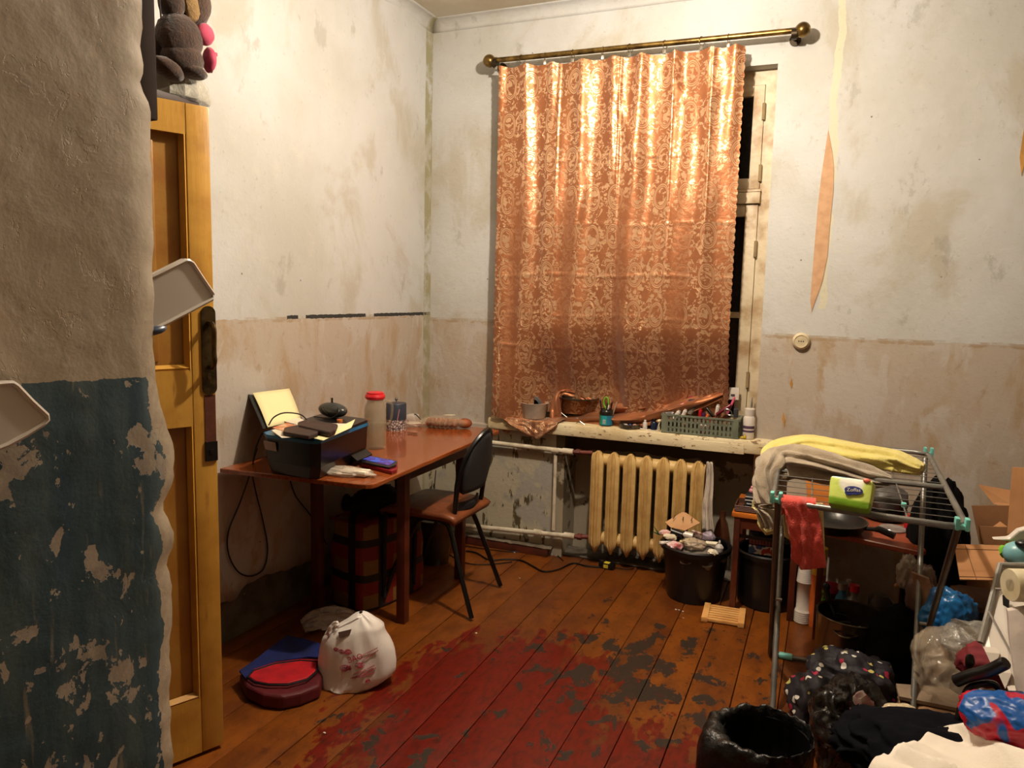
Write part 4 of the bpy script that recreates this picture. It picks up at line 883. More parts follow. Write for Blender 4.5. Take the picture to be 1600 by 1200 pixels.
# pipes
MPW=M('white_pipe_paint',(214,204,184),.35,c2=(186,172,146),sc=20,bump=.2); MRV=M('rusty_red_fitting',(110,44,32),.6,c2=(70,30,24),bump=.4)
pp_=thing('heating_pipes','white painted heating pipes running from the corner to the radiator','pipes',(0,0,0))
ya=3.815
T0=Vector((-2.17,ya,.655)); T1=at(893,706,y=ya); B0=Vector((-2.17,ya,.20)); B1=at(895,838,y=ya)
t0=at(755,690,y=ya); d_=(T1-t0); T0=t0-d_*2.0; T0=Vector((-2.15,ya,t0.z+(t0.x+2.15)/(T1.x-t0.x)*(t0.z-T1.z)))
b=MB(); b.tube([T0,T1],.013,12); b.lathe([(.017,-.03),(.017,.03)],T1+Vector((-.02,0,0)),14,'X'); b.lathe([(.016,-.02),(.016,.02)],at(868,704,y=ya),14,'X'); b.build('upper_pipe',MPW,pp_)
b0=at(735,822,y=ya); B0=Vector((-2.15,ya,b0.z+(b0.x+2.15)/(B1.x-b0.x)*(b0.z-B1.z)))
b=MB(); b.tube([B0,B1],.013,12); b.lathe([(.017,-.03),(.017,.03)],B1+Vector((-.02,0,0)),14,'X'); b.lathe([(.017,-.022),(.017,.022)],at(840,832,y=ya),14,'X'); b.build('lower_pipe',MPW,pp_)
vt=at(868,712,y=ya-.0); vb=at(864,828,y=ya)
b=MB(); b.tube([vt,(vt.x,ya,vb.z)],.010,12); b.build('riser_pipe',MPW,pp_)
for q,z in ((T1,.572),(B1,.150)):
    b=MB(); b.tube([q,(a0.x+.0,3.845,q.z)],.012,10); b.lathe([(.018,-.012),(.018,.012)],q+Vector((.035,.01,0)),6,'X'); b.build('valve',MRV,pp_,label='rusty red valve fitting')
# white cloth strip hanging at the radiator's right end
def strip2(u,v): 
    p=at(1109,722,y=3.76).lerp(at(1106,830,y=3.72),v); w=(.030+.028*v); return p+Vector((w*(u-.5)*1.0+.004*math.sin(v*7),.012*math.sin(u*11)-.006*mn.noise(Vector((u*5,v*9,0))),0))
b=MB(); b.grid(strip2,24,30); single('white_rag',b,M('white_rag',(206,196,184),.8,c2=(180,168,156),bump=.3),'narrow white rag hanging down over the right end of the radiator','rag',solid=.002)
b=MB(); b.lathe([(0,0),(.040,.0),(.044,.05),(.044,.20),(.03,.27),(.016,.30),(.016,.34),(0,.34)],seg=24); q=at(1124,895,z=0); single('brown_bottle',b,M('brown_glass',(92,52,34),.25,bump=.1),'tall brown bottle standing behind the full black bucket','bottle',(q.x,q.y+.0,0))
# power cable, adapter on floor by the radiator
q=at(950,886,z=.0); o=thing('power_adapter','black power adapter with a yellow label on the floor before the radiator','adapter',(q.x,q.y-.02,0),R(-6))
b=MB(); b.box((0,0,.016),(.085,.04,.030),bev=.005); b.build('case',MFR,o); b=MB(); b.box((0,-.0205,.016),(.026,.002,.018)); b.box((0,0,.0315),(.03,.03,.001)); b.build('yellow_label',M('yellow_label',(214,196,60),.5),o)
def cab(name,pts,r,lab,z=.005):
    b=MB(); b.tube(smoothpath([at(x,y,z=z) for x,y in pts],6),r,6); return single(name,b,MFR,lab,'cable')
cab('floor_cable',[(938,886),(915,884),(895,880),(872,890),(850,893),(835,886),(815,876),(790,874),(765,875),(745,864),(728,861)],.0045,'thick black cable lying on the boards between chair and radiator')
cab('floor_cable',[(700,845),(695,858),(705,868),(730,880),(760,882),(800,878)],.003,'thin black cable looping under the chair')
cab('floor_cable',[(880,876),(865,864),(845,861),(800,862),(760,858),(720,852)],.0028,'thin black wire along the skirting below the pipes')
cab('floor_cable',[(962,887),(980,889),(990,888),(988,882)],.0025,'short thin wire from the adapter towards the radiator')
# crumbs of plaster on floor: small chips
MCHIP=M('white_chip',(220,210,196),.8)
CH=['white plaster chip by the skirting left of the radiator','white plaster chip between chair and floor cable','white plaster chip touching the rear chair foot','white plaster chip on the red paint right of the chair foot','white plaster chip low at the left before the door','leftmost of three chips in a row near the trivet','middle of three chips in a row near the trivet','rightmost of three chips in a row near the trivet','chip just right of the power adapter','larger white flake at the foot of the radiator','larger white flake nearest the rubbish tub','lone small chip below the row of three near the trivet']
spots=[(804,864),(812,904),(734,968),(744,990),(507,1146),(1056,953),(1061,954),(1067,956),(979,880),(1009,886),(1015,888),(1068,966)]
for i,(x,y) in enumerate(spots):
    b=MB(); s=.006 if i<9 else .004
    if i in (9,10): s=.014
    b.ball((0,0,s*.4),(s,s*.7,s*.4),1,lambda v:1+.3*mn.noise(v*3+Vector((i,0,0)))); single('plaster_chip',b,MCHIP,CH[i],'chip',at(x,y,z=.0),group='plaster chips on the floor')
# ---- round black tubs
MTUB=M('black_tub_plastic',(15,15,16),.35,sc=4)
def tub(name,c,r0_,r1_,h,lab):
    o=thing(name,lab,'tub',c)
    b=MB(); b.lathe([(r0_,0),(r0_+.01,.004),(r1_-.008,h-.02),(r1_-.012,h-.02),(r0_-.0,.012),(0,.012)],seg=48); b.b.faces.ensure_lookup_table(); b.lathe([(r0_+.01,.004),(0,.001)],seg=48); b.build('wall',MTUB,o)
    b=MB(); b.lathe([(r1_-.010,h-.022),(r1_+.004,h-.026),(r1_+.006,h-.006),(r1_-.002,h),(r1_-.014,h-.004),(r1_-.014,h-.022)],seg=48); b.build('rim',MTUB,o); return o
c1=at(1080,943,z=0)+Vector((-.008,.105,0)); H1=.27
t1=tub('black_tub',(c1.x,c1.y,0),.118,.166,H1,'round black plastic tub heaped with rubbish in front of the radiator')
c2=Vector((-.203,3.70,0)); 
t2=tub('black_tub',(c2.x,c2.y,0),.118,.146,.27,'round black plastic tub holding printed packets under the small stool')
# rubbish in tub 1
def T1p(px,py,dz=.0): 
    q=at(px,py,y=c1.y+dz); return q
def put(fn,name,m,lab,cat,px,py,dy=0,rz=0,rot=None,**k):
    b=MB(); fn(b); q=at(px,py,y=c1.y+dy); return single(name,b,m,lab,cat,q,rz,rot=rot,**k)
b=MB(); crumple(b,(0,0,0),(.142,.142,.06),3,.2,2.2,4,-.5); single('rubbish_bag',b,M('grey_film_rubbish',(120,112,102),.35,c2=(70,64,58),sc=30,bump=.5),'grey crumpled liner filling the rubbish tub','rubbish',(c1.x,c1.y,.215))
MKR=M('kraft_board',(196,152,108),.8,c2=(180,134,92),sc=8)
o=thing('egg_carton_lid','brown cardboard piece with slot rows standing in the rubbish tub','cardboard',at(1065,823,y=c1.y+.06)); P_=[at(x,y,y=c1.y+yy)-o.location for x,y,yy in ((1039,816,.05),(1066,800,.11),(1072,801,.11),(1094,817,.08),(1084,822,.04),(1070,829,.0),(1048,824,.02))]
b=MB(); b.poly(P_,(0,.002,-.003)); b.build('board',MKR,o,smooth=False)
b=MB()
for (xa,ya_,xb,yb) in ((1055,806,1052,811),(1051,816,1050,822),(1068,808,1067,813),(1067,816,1066,821),(1082,809,1080,814),(1081,818,1079,822)):
    p=at(xa,ya_,y=c1.y+.07)-o.location; q=at(xb,yb,y=c1.y+.05)-o.location; b.tube([p+Vector((0,-.004,.002)),q+Vector((0,-.004,.002))],.0022,4)
b.build('slot',M('slot_brown',(70,42,22),.8),o)
put(lambda b:b.tube([(-.03,0,.006),(.025,0,-.006)],.022,16),'black_tube_cap',M('black_gloss',(10,10,10),.25),'short black tube lying on the rubbish heap','tube',1058,834,-.02)
put(lambda b:(b.tube([(-.02,0,0),(.02,0,-.004)],.017,14),b.tube([(-.028,0,0),(-.02,0,0)],.008,10)),'white_tube',MWPL,'white tube next to the black one in the rubbish tub','tube',1076,836,-.02)
put(lambda b:b.box((0,0,0),(.055,.012,.04),bev=.002),'printed_packet',M('brown_white_print',(110,58,44),.5,c2=(214,196,186),sc=60),'brown and white printed packet in the rubbish tub','packet',1089,836,-.0,rz=-.3,rot=(.3,.1,-.3))
put(lambda b:crumple(b,(0,0,0),(.035,.03,.02),13,.3,2,3,-.8),'white_packet',M('red_white_wrap',(222,206,206),.4,c2=(196,70,70),sc=26,bump=.3),'white wrapper with red marks at the front of the rubbish tub','wrapper',1055,853,-.10)
put(lambda b:crumple(b,(0,0,0),(.05,.04,.025),14,.35,2,4,-.8),'clear_wrapper',glassy('film4',(206,186,160),.15,.6,.8,50),'crumpled clear brown wrapper on the rubbish heap','wrapper',1085,850,-.08)
put(lambda b:b.tube([(-.025,0,-.006),(.0,0,0),(.02,0,.012)],.008,10),'beige_applicator',M('beige_plastic',(206,190,140),.4),'small beige plastic tube end in the rubbish tub','tube',1071,846,-.09)
put(lambda b:crumple(b,(0,0,0),(.028,.02,.016),15,.3,2,3,-.8),'pink_tissue',M('pink_white_tissue',(222,196,190),.7,c2=(206,140,136),sc=20),'pinkish white tissue at the left of the rubbish tub','tissue',1040,833,-.02)
put(lambda b:crumple(b,(0,0,0),(.032,.02,.014),16,.3,2,3,-.8),'cream_peel',M('cream_peel',(226,214,186),.6),'cream curled scrap beside the pink tissue','scrap',1047,839,-.05)
put(lambda b:(b.poly([(0,0,0),(.012,0,.002),(-.03,0,.045)],(0,.002,0)),b.poly([(0,0,0),(.004,0,.008),(-.04,0,.015)],(0,.002,0))),'green_leaves',M('green_plastic_leaf',(40,92,60),.5),'green leaf tips sticking out left of the tub','leaf',1029,836,0)
put(lambda b:b.tube([(-.035,0,-.004),(.02,0,.006)],[.010,.010],8),'striped_tube',M('black_white_stripe',(230,222,214),.4,c2=(26,24,26),sc=60),'black and white striped tube on the left of the rubbish','tube',1042,849,-.09)
put(lambda b:(b.poly([(-.03,0,0),(.025,-.01,.006),(.03,.01,.012),(-.025,.012,.008)],(0,0,.003))),'white_scrap',MPA,'white folded card scrap on the right of the rubbish','scrap',1111,851,-.05)
put(lambda b:(b.lathe([(.018,-.02),(.02,0),(.012,.012),(.005,.016),(.005,.03),(.002,.034),(0,.034)],seg=16)),'dropper_bottle',M('pale_bottle',(196,190,184),.4),'pale dropper bottle at the right edge of the tub','bottle',1124,855,-.06)
put(lambda b:crumple(b,(0,0,0),(.03,.02,.022),19,.3,2,3,-.8),'lilac_wrapper',glassy('lilac_film',(186,170,190),.15,.6,.8,50),'lilac clear wrapper behind the rubbish heap','wrapper',1107,838,.04)
put(lambda b:crumple(b,(0,0,0),(.022,.02,.014),20,.3,2,3,-.8),'white_scrap',MPA,'crumpled white paper at the front right of the rubbish','scrap',1113,863,-.12)
# packet in tub 2
q=at(1190,865,y=c2.y-.02); o=thing('coffee_packet','red, white and blue printed packet standing in the second black tub','packet',q,0,rot=(-.35,0,0))
t=NT('printed_blotches'); n=t.noise(t.map(t.obj,(1,1,1.0)),26,2,.4); c=t.mix(t.ramp(n,.47,.49),rgb(52,70,110),rgb(214,196,180)); c=t.mix(t.ramp(n,.585,.60),c,rgb(184,48,30)); t.col(c); t.set(rough=.35)
b=MB(); b.box((0,0,-.02),(.120,.05,.11),bev=.006); b.build('front_print',t.m,o)
t=NT('red_rib'); x,y,z=t.xyz(t.obj); t.col(t.mix(t.math('GREATER_THAN',t.math('FRACT',t.math('MULTIPLY',x,70)),.5),rgb(150,48,26),rgb(70,26,20))); t.set(rough=.4)
b=MB(); b.box((0,.01,.052),(.125,.045,.03),bev=.006); b.build('ribbed_top',t.m,o)
b=MB(); crumple(b,(0,0,0),(.10,.05,.045),24,.25,2,3,-.8); single('dark_bag',b,M('navy_black_cloth',(22,26,40),.8,bump=.4),'dark navy bundle behind the printed packet','bundle',(c2.x+.0,c2.y+.07,.34))
# ---- stool / shelf table behind the drying rack
MST=M('orange_varnish',(206,120,44),.3,c2=(176,92,30),sc=6); 
L0=at(1143,950,z=0)
st=thing('stool','small wooden stool with orange varnished top and dark red legs','stool',(L0.x+.13,L0.y+.02,0))
b=MB(); b.box((.002,.125,.465),(.305,.37,.022),bev=.004); b.build('seat',MST,st)
for dx,dy in ((-.125,-.04),(.130,-.04),(-.125,.29),(.130,.29)):
    b=MB(); b.box((dx,dy,.2275),(.028,.028,.455),bev=.003); b.build('leg',MTL,st)
b=MB(); b.box((-.005,-.04,.425),(.22,.018,.05)); b.build('apron',MTL,st)
b=MB(); b.box((-.005,-.03,.36),(.22,.012,.014)); b.build('rail',M('black_gloss',(10,10,10),.25),st)
# basket of cassettes on stool
q=at(1178,800,y=st.location.y+.02); bz=.477
ck=thing('wicker_tray','small dark brown woven tray on the stool','tray',(st.location.x-.035,st.location.y+.03,bz))
b=MB(); b.box((0,0,.004),(.20,.14,.006)); 
for k in range(22):
    for s in (-1,1): b.tube([(-.10+.2*k/21,s*.07,.004),(-.10+.2*k/21+.006,s*.073,.028)],.0035,5)
for k in range(4): b.tube([(-.105,-.073,.006+.007*k),(.105,-.073,.006+.007*k),(.105,.073,.006+.007*k),(-.105,.073,.006+.007*k),(-.105,-.073,.006+.007*k)],.0035,5)
b.build('weave',M('brown_wicker',(88,48,32),.6,bump=.5),ck,kind='stuff')
zc=bz+.010; 
for i,(lab,cc_) in enumerate((('black cassette case at the bottom of the pile on the tray',(30,34,40)),('dark blue cassette case, second in the pile on the tray',(32,44,58)),('dark cassette case with pale edge, third in the pile',(26,28,32)),('topmost dark cassette case on the tray',(44,50,56)))):
    b=MB(); b.box((0,0,.008),(.115-.005*i,.08,.015),bev=.002); o=single('cassette_case',b,M('cassette%d'%i,cc_,.2),lab,'cassette case',(ck.location.x-.01+.006*math.sin(i*2),ck.location.y,zc),random.uniform(-.12,.12))
    b=MB(); b.box((0,-.0405,.008),(.10,.001,.006)); b.build('spine_label',M('pale_spine',(190,190,186),.5),o); zc+=.0165
b=MB(); b.ball((0,0,.012),(.014,.012,.014),2); b.ball((.002,0,.028),(.009,.009,.009),2); single('pink_figurine',b,M('pink_plastic',(220,150,160),.4),'small pink rubber trinket on top of the cassettes','trinket',(ck.location.x-.04,ck.location.y,zc))
b=MB(); b.lathe([(0,0),(.012,0),(.012,.03),(.009,.034),(0,.034)],seg=14); single('teal_pot',b,M('teal_plastic',(70,160,160),.4),'little teal pot beside the cassettes on the tray','pot',(ck.location.x+.065,ck.location.y-.02,bz+.010))
b=MB(); b.box((0,0,.009),(.05,.04,.016),bev=.004); single('beige_soap',b,M('beige_soap',(206,180,130),.5),'beige block at the right end of the woven tray','block',(ck.location.x+.07,ck.location.y+.03,bz+.010))
# tilted dark thing and wooden grate on floor
G=[at(x,y,z=.0) for x,y in ((1102,948),(1166,958),(1162,983),(1094,972))]; gc=sum(G,Vector())/4
gr=thing('slatted_trivet','pale wooden slatted trivet on the floor by the stool leg','trivet',gc,math.atan2((G[1]-G[0]).y,(G[1]-G[0]).x)); gw=(G[1]-G[0]).length; gh=(G[3]-G[0]).length*.97
MWO=M('pale_beech',(226,172,104),.5,c2=(206,148,84),sc=10)
for s in (-1,1): b=MB(); b.box((s*(gw/2-.014),0,.013),(.028,gh,.022),bev=.002); b.build('end_rail',MWO,gr)
for k in range(7): b=MB(); b.box((0,-gh/2+gh*(k+.5)/7,.013),(gw-.05,gh/7-.008,.014),bev=.002); b.build('slat',MWO,gr)
# ================================================================ SILL THINGS
ZS=.767
def S_(px,y): q=at(px,660,y=y); return Vector((q.x,y,ZS))
# white tub with disc
c=S_(834,3.865); o=thing('plastic_tub','translucent white round plastic tub on the curtain tail, left end of the sill','tub',c+Vector((0,0,.004)))
MTR=M('milky_plastic',(206,196,182),.35,alpha=.88)
b=MB(); b.lathe([(0,.002),(.062,.002),(.066,.008),(.078,.085),(.081,.088),(.078,.089),(.075,.085),(.062,.010),(0,.008)],seg=40); b.build('tub_wall',MTR,o)
b=MB(); b.lathe([(.052,-.006),(.055,0),(.052,.006),(.036,.007),(.034,.0),(.036,-.007),(.052,-.006)],(-.005,.0,.070),32,'Y'); b.build('grey_ring',M('grey_ring',(96,94,94),.4),o,label='grey ring standing inside')
# plate under fold
q=U_(905,622,3.93); b=MB(); b.lathe([(0,0),(.08,.002),(.11,.012),(.112,.015),(.08,.006),(0,.004)],seg=36); single('dark_plate',b,M('dark_teal_plate',(58,80,84),.25),'dark teal plate tucked under the curtain folds on the sill','plate',(q.x,q.y,q.z-.008))
# wire stand
def wire(lab,pts): 
    b=MB(); b.tube([at(x,y,y=yy) for x,y,yy in pts],.0014,5); return b
b=MB()
for pts in ([(897,664,3.84),(906,658,3.83),(924,632,3.85),(926,622,3.86)],[(906,658,3.83),(914,664,3.83)],[(908,660,3.86),(905,652,3.86)],[(897,664,3.84),(912,668,3.82)],[(866,650,3.86),(877,645,3.85),(886,652,3.85)]): b.tube([at(x,y,y=yy) for x,y,yy in pts],.0014,5)
single('wire_stand',b,M('steel',(150,146,140),.25,.9),'bent thin wire stand on the sill left of the pen jar','wire stand')
b=MB(); b.box((0,0,.011),(.018,.014,.022),bev=.002); q=S_(902,3.90); single('small_clear_box',b,glassy('clear_box',(190,186,180),.1,.5,.2),'small clear plastic box beside the wire stand','box',q)
# pen jar
c=S_(947,3.865); o=thing('pen_jar','jar with a teal label full of pens and tools on the sill','jar',c)
b=MB(); b.lathe([(0,0),(.034,0),(.036,.004),(.036,.076),(.030,.082),(.029,.09),(.027,.09),(.027,.006),(0,.006)],seg=32); b.build('glass_wall',M('dark_glass',(40,38,34),.15,alpha=.8),o)
t=NT('teal_wrap'); x,y,z=t.xyz(t.obj); t.col(t.mix(t.math('GREATER_THAN',x,.012),t.mix(t.math('LESS_THAN',x,-.016),rgb(30,150,160),rgb(40,120,96)),rgb(36,110,140))); t.set(rough=.4)
b=MB(); b.lathe([(.0366,.006),(.0366,.056)],seg=32); b.b.faces.ensure_lookup_table(); b.build('teal_label',t.m,o)
b=MB(); b.box((.0,-.0372,.024),(.014,.001,.022)); b.build('white_code_box',M('white_print',(220,216,206),.5),o)
b=MB(); 
for k in range(4): b.box((-.0045+.003*k,-.0382,.024),(.001,.0006,.017))
b.build('bar_lines',M('black_print',(24,22,22),.5),o)
random.seed(9)
pens=[('dark pen leaning left in the teal jar',(28,26,26),-.018,.004,-.16,.125),('brown pencil in the middle of the teal jar',(110,70,46),-.006,.01,-.05,.12),('black pen in the teal jar leaning right',(16,16,18),.012,.0,.14,.115),('thin steel tweezers at the right of the teal jar',(170,150,130),.018,.008,.28,.12),('dark marker in front in the teal jar',(36,32,34),.0,-.012,.05,.11),('pale pen with pocket clip in the teal jar',(206,196,188),-.002,-.018,.18,.10)]
for lab,cc_,dx,dy,tl,h in pens:
    b=MB(); b.tube([(0,0,0),(math.sin(tl)*h,0,math.cos(tl)*h)],[.0035,.0042],8); b.tube([(math.sin(tl)*h,0,math.cos(tl)*h),(math.sin(tl)*(h+.008),0,math.cos(tl)*(h+.008))],[.0042,.0015],8); single('pen',b,M('pen_'+str(cc_),cc_,.35),lab,'pen',(c.x+dx,c.y+dy,c.z+.008),group='pens in the teal jar')
b=MB(); q=Vector((c.x-.004,c.y-.0,c.z+.10))
b.tube([Vector((.013*math.cos(a),0,.024+.028*math.sin(a))) for a in [2*math.pi*k/20 for k in range(20)]],.0042,8,closed=True); b.tube([(0,0,-.005),(-.002,0,-.07)],.003,6); single('green_scissors',b,M('lime_plastic',(120,190,50),.4),'green handled scissors standing in the teal jar','scissors',q)
# dish with trinkets
c=S_(984,3.850); o=thing('round_dish','low round glass dish full of small trinkets right of the teal jar','dish',c)
b=MB(); b.lathe([(0,0),(.050,0),(.054,.004),(.057,.024),(.054,.024),(.050,.006),(0,.006)],seg=36); b.build('dish_wall',M('smoky_dish',(96,88,72),.15,alpha=.75),o)
for i,(lab,cc_,dx,dy,sz) in enumerate((('dark brown trinket at the left of the dish',(50,40,36),-.03,.0,.014),('silver hair clip in the dish',(200,190,180),-.015,-.015,.012),('navy button in the middle of the dish',(40,52,96),.006,-.01,.013),('black bead cluster at the back of the dish',(26,22,22),.0,.02,.018),('rose metal clip at the right of the dish',(200,150,130),.030,-.006,.013),('grey coil in the dish',(110,104,100),.022,.016,.014))):
    b=MB(); b.ball((0,0,0),(sz,sz*.8,sz*.7),2,lambda v:1+.3*mn.noise(v*2+Vector((i,0,0)))); single('trinket',b,M('trk%d'%i,cc_,.35),lab,'trinket',(c.x+dx,c.y+dy,c.z+.006+sz*.72))
def bottle(name,px,y,r,h,m,lab,cap=None,capm=None,z=ZS,neck=.45):
    q=at(px,660,y=y); o=thing(name,lab,'bottle',(q.x,y,z))
    b=MB(); b.lathe([(0,0),(r,0),(r,h*.82),(r*.8,h*.93),(r*neck,h),(0,h)],seg=24); b.build('body',m,o)
    if cap: b=MB(); b.lathe([(r*neck*1.25,h),(r*neck*1.25,h+cap),(r*neck*1.1,h+cap+.002),(0,h+cap+.002)],seg=18); b.build('cap',capm or MWPL,o)
    return o
bottle('small_bottle',1008,3.85,.012,.040,M('pale_bottle',(196,190,184),.4),'small pale plastic bottle between the round dish and the crate',.008)
bottle('ink_bottle',1022,3.87,.018,.045,M('ink_blue',(26,34,60),.25),'dark blue squat bottle beside the small pale one',.010,MFR)
b=MB(); b.ball((0,0,0),(.011,.011,.010),2); b.lathe([(.005,-.012),(.006,-.05)],seg=10); single('cream_stem_knob',b,M('cream_knob',(220,208,170),.4),'cream round knob on a stem beside the crate','knob',S_(1030,3.84)+Vector((0,0,.052)))  # a round knob on its stem
b=MB(); b.tube([at(1000,669,y=3.82),at(1012,672,y=3.82),at(1026,673,y=3.82),at(1031,660,y=3.83)],.0018,5); single('white_stick',b,MWPL,'thin white stick lying before the small bottles','stick')
# crate
ka=at(1034,664,y=3.815); kb=at(1153,678,y=3.815); 
cw=kb.x-ka.x; kc=Vector(((ka.x+kb.x)/2,3.895,ZS)); 
cr=thing('plastic_crate','grey green slatted plastic crate full of cosmetics at the right of the sill','crate',kc)
MCR=M('grey_green_plastic',(116,122,104),.4,c2=(92,98,84)); ch_=.092
def frame(z,d=.006,ex=0): 
    b.box((0,-.08-ex,z),(cw,d,.009)); b.box((0,.08+ex,z),(cw,d,.009)); b.box((-cw/2,0,z),(d,.16,.009)); b.box((cw/2,0,z),(d,.16,.009))
b=MB(); frame(.005,.008); frame(.030); frame(ch_*.55+.012,.006); frame(ch_,.012); b.box((0,0,.003),(cw,.16,.004)); b.build('crate_rails',MCR,cr)
bar0=None
for k in range(19):
    xk=-cw/2+.006+(cw-.012)*k/18
    if bar0 is None: b=MB(); b.box((0,0,.046),(.006 if k else .012,.004,.088)); bar0=b.build('slat',MCR,cr); o=bar0
    else: o=bar0.copy(); COL.objects.link(o); o.parent=cr
    o.location=(xk,-.081,0)
for s in (-1,1):
    for k in range(6): o=bar0.copy(); COL.objects.link(o); o.parent=cr; o.location=(s*cw/2,-.06+.025*k,0)
for k in (-1,1): b=MB(); b.box((k*(cw/2-.012),-.082,.046),(.026,.007,.088)); b.build('corner_post',MCR,cr)
# crate contents
random.seed(12)
def inc(name,fn,m,lab,cat,px,py,y,rot=(0,0,0)):
    b=MB(); fn(b); q=at(px,py,y=y); return single(name,b,m,lab,cat,q,rot=rot)
tub_=lambda r,h:(lambda b:b.lathe([(0,-h/2),(r,-h/2),(r,h*.32),(r*.7,h*.36),(r*.7,h/2),(0,h/2)],seg=16))
pen_=lambda r,h:(lambda b:b.tube([(0,0,-h/2),(0,0,h*.42),(0,0,h/2)],[r,r,r*.4],10))
inc('red_white_tube',pen_(.008,.11),M('red_gloss',(190,40,50),.3,c2=(226,216,206),sc=24),'red and white slim tube leaning out of the crate at left','tube',1056,640,3.88,(0,.85,0))
inc('brow_pencil',pen_(.005,.12),M('pearl_brown',(170,130,110),.3),'brown pencil leaning beside the red and white tube','pencil',1062,640,3.90,(0,.85,0))
inc('white_cream_tube',tub_(.012,.05),MWPL,'white cream tube at the left front of the crate','tube',1058,648,3.86,(0,.5,0))
inc('white_cream_tube',tub_(.011,.045),MWPL,'second white cream tube, right of the first in the crate','tube',1069,646,3.87,(0,.4,0))
inc('clear_bottle',tub_(.020,.075),M('grey_clear',(150,140,124),.15,c2=(96,90,80),sc=30),'greyish rounded bottle in the middle of the crate','bottle',1083,636,3.90,(.1,.5,0))
inc('navy_case',lambda b:b.ball((0,0,0),(.035,.02,.012),3),M('navy_gloss',(40,46,66),.25),'navy oval case on top of the crate heap','case',1084,626,3.92,(0,-.1,0))
inc('red_lipstick',tub_(.009,.05),M('red_plastic',(190,26,34),.3),'red lipstick tube standing in the crate','lipstick',1094,646,3.87,(0,.1,0))
inc('orange_clip',lambda b:b.box((0,0,0),(.010,.006,.030),bev=.002),M('orange_gloss',(236,110,40),.4),'orange clip in the middle front of the crate','clip',1104,651,3.85,(0,.45,0))
inc('purple_pot',tub_(.014,.035),M('purple_gloss',(80,40,80),.3),'dark purple pot in the crate behind the orange clip','pot',1099,650,3.88)
inc('black_mascara',pen_(.008,.09),M('black_gloss',(10,10,10),.25),'black mascara tube leaning in the crate','mascara',1112,648,3.88,(0,-.7,0))
inc('dark_red_tube',pen_(.009,.09),M('wine_gloss',(110,24,40),.3),'wine red tube leaning to the right in the crate','tube',1131,640,3.89,(0,.9,0))
inc('white_pump',tub_(.010,.055),MWPL,'narrow white bottle at the right middle of the crate','bottle',1121,640,3.90,(0,.1,0))
inc('silver_curler',lambda b:b.tube([(.02*math.cos(a),0,.012*math.sin(a)) for a in [math.pi*2*k/14 for k in range(14)]],.003,6,closed=True),M('steel',(150,146,140),.25,.9),'silver ring shaped curler in the crate','curler',1138,644,3.86,(0,.6,0))
inc('pink_brush',pen_(.006,.10),M('pink_gloss',(210,90,120),.3),'pink brush handle at the right of the crate','brush',1142,634,3.90,(0,.35,0))
inc('red_cap_tube',tub_(.008,.03),M('red_plastic2',(214,36,44),.3),'small red capped tube at the front rail of the crate','tube',1114,655,3.85,(0,1.2,0))
inc('grey_bottle',tub_(.012,.05),M('dark_grey_gloss2',(66,66,70),.3),'dark grey bottle at the right end of the crate','bottle',1150,644,3.88)
inc('white_box',lambda b:b.box((0,0,0),(.055,.02,.06),bev=.003),M('red_white_card',(226,216,212),.5,c2=(180,50,50),sc=20),'white card box with red marks behind the slats of the crate','box',1100,672,3.87)
inc('brown_jar',tub_(.02,.06),M('tan_jar',(150,120,90),.4),'tan jar low behind the crate slats','jar',1070,668,3.88)
inc('clear_pouch',lambda b:crumple(b,(0,0,0),(.03,.02,.02),29,.3,2,3,-.8),glassy('film5',(190,186,186),.15,.5,.8,50),'clear pouch at the left end of the crate','pouch',1046,645,3.88)
q=at(1088,620,y=3.93); o=thing('magenta_pouch','magenta and clear zip pouch standing behind the crate heap','pouch',q)
b=MB(); b.box((0,0,-.012),(.115,.02,.035),bev=.008); b.build('magenta_part',M('magenta_vinyl',(176,30,76),.35,bump=.2),o); b=MB(); b.box((-.01,0,.022),(.10,.012,.035),bev=.005); b.build('clear_part',glassy('film6',(216,196,196),.12,.6,.5,30),o)
q=at(1147,615,y=3.93); o=thing('white_carton','white carton with small dark print standing at the right of the crate','carton',q); b=MB(); b.box((0,0,0),(.050,.02,.062),bev=.002); b.build('carton_body',MWPL,o); b=MB(); b.box((-.004,-.0105,-.008),(.02,.001,.012)); b.build('dark_print',M('dark_print',(70,64,70),.5),o)
q=at(1169,680,y=3.86); o=thing('lotion_bottle','white lotion bottle with purple label stripes at the right end of the sill','bottle',(q.x,3.86,ZS))
b=MB(); b.lathe([(0,0),(.026,0),(.028,.004),(.028,.105),(.024,.113),(0,.113)],seg=28); b.build('body',MWPL,o); b=MB(); b.lathe([(.023,.113),(.026,.150),(.024,.152),(0,.152)],seg=24); b.build('cap',MWPL,o)
b=MB(); b.lathe([(.0284,.034),(.0284,.044)],seg=28); b.lathe([(.0284,.052),(.0284,.066)],seg=28); b.build('label_stripe',M('plum_print',(86,60,86),.5),o)
for i,(px,h,lab) in enumerate(((1172,.20,'long thin brush standing behind the lotion bottle'),(1177,.17,'long knife with pale handle standing against the window frame'))):
    b=MB(); b.tube([(0,0,0),(.0,0,h*.8),(0,0,h)],[.005,.005,.002],8); q=at(px,650,y=3.93); single('long_brush' if i==0 else 'knife',b,M('grey_metal_paint',(130,122,118),.4),lab,'brush' if i==0 else 'knife',(q.x,3.93,ZS),rot=(.04,.03,0))
b=MB(); b.ball((0,0,.006),(.015,.008,.006),2); b.ball((.012,-.006,.012),(.006,.006,.012),2); q=at(1160,688,y=3.835); single('yellow_clip',b,M('yellow_plastic',(200,170,30),.4),'small yellow hair claw on the sill beside the lotion bottle','hair claw',(q.x,3.835,ZS))
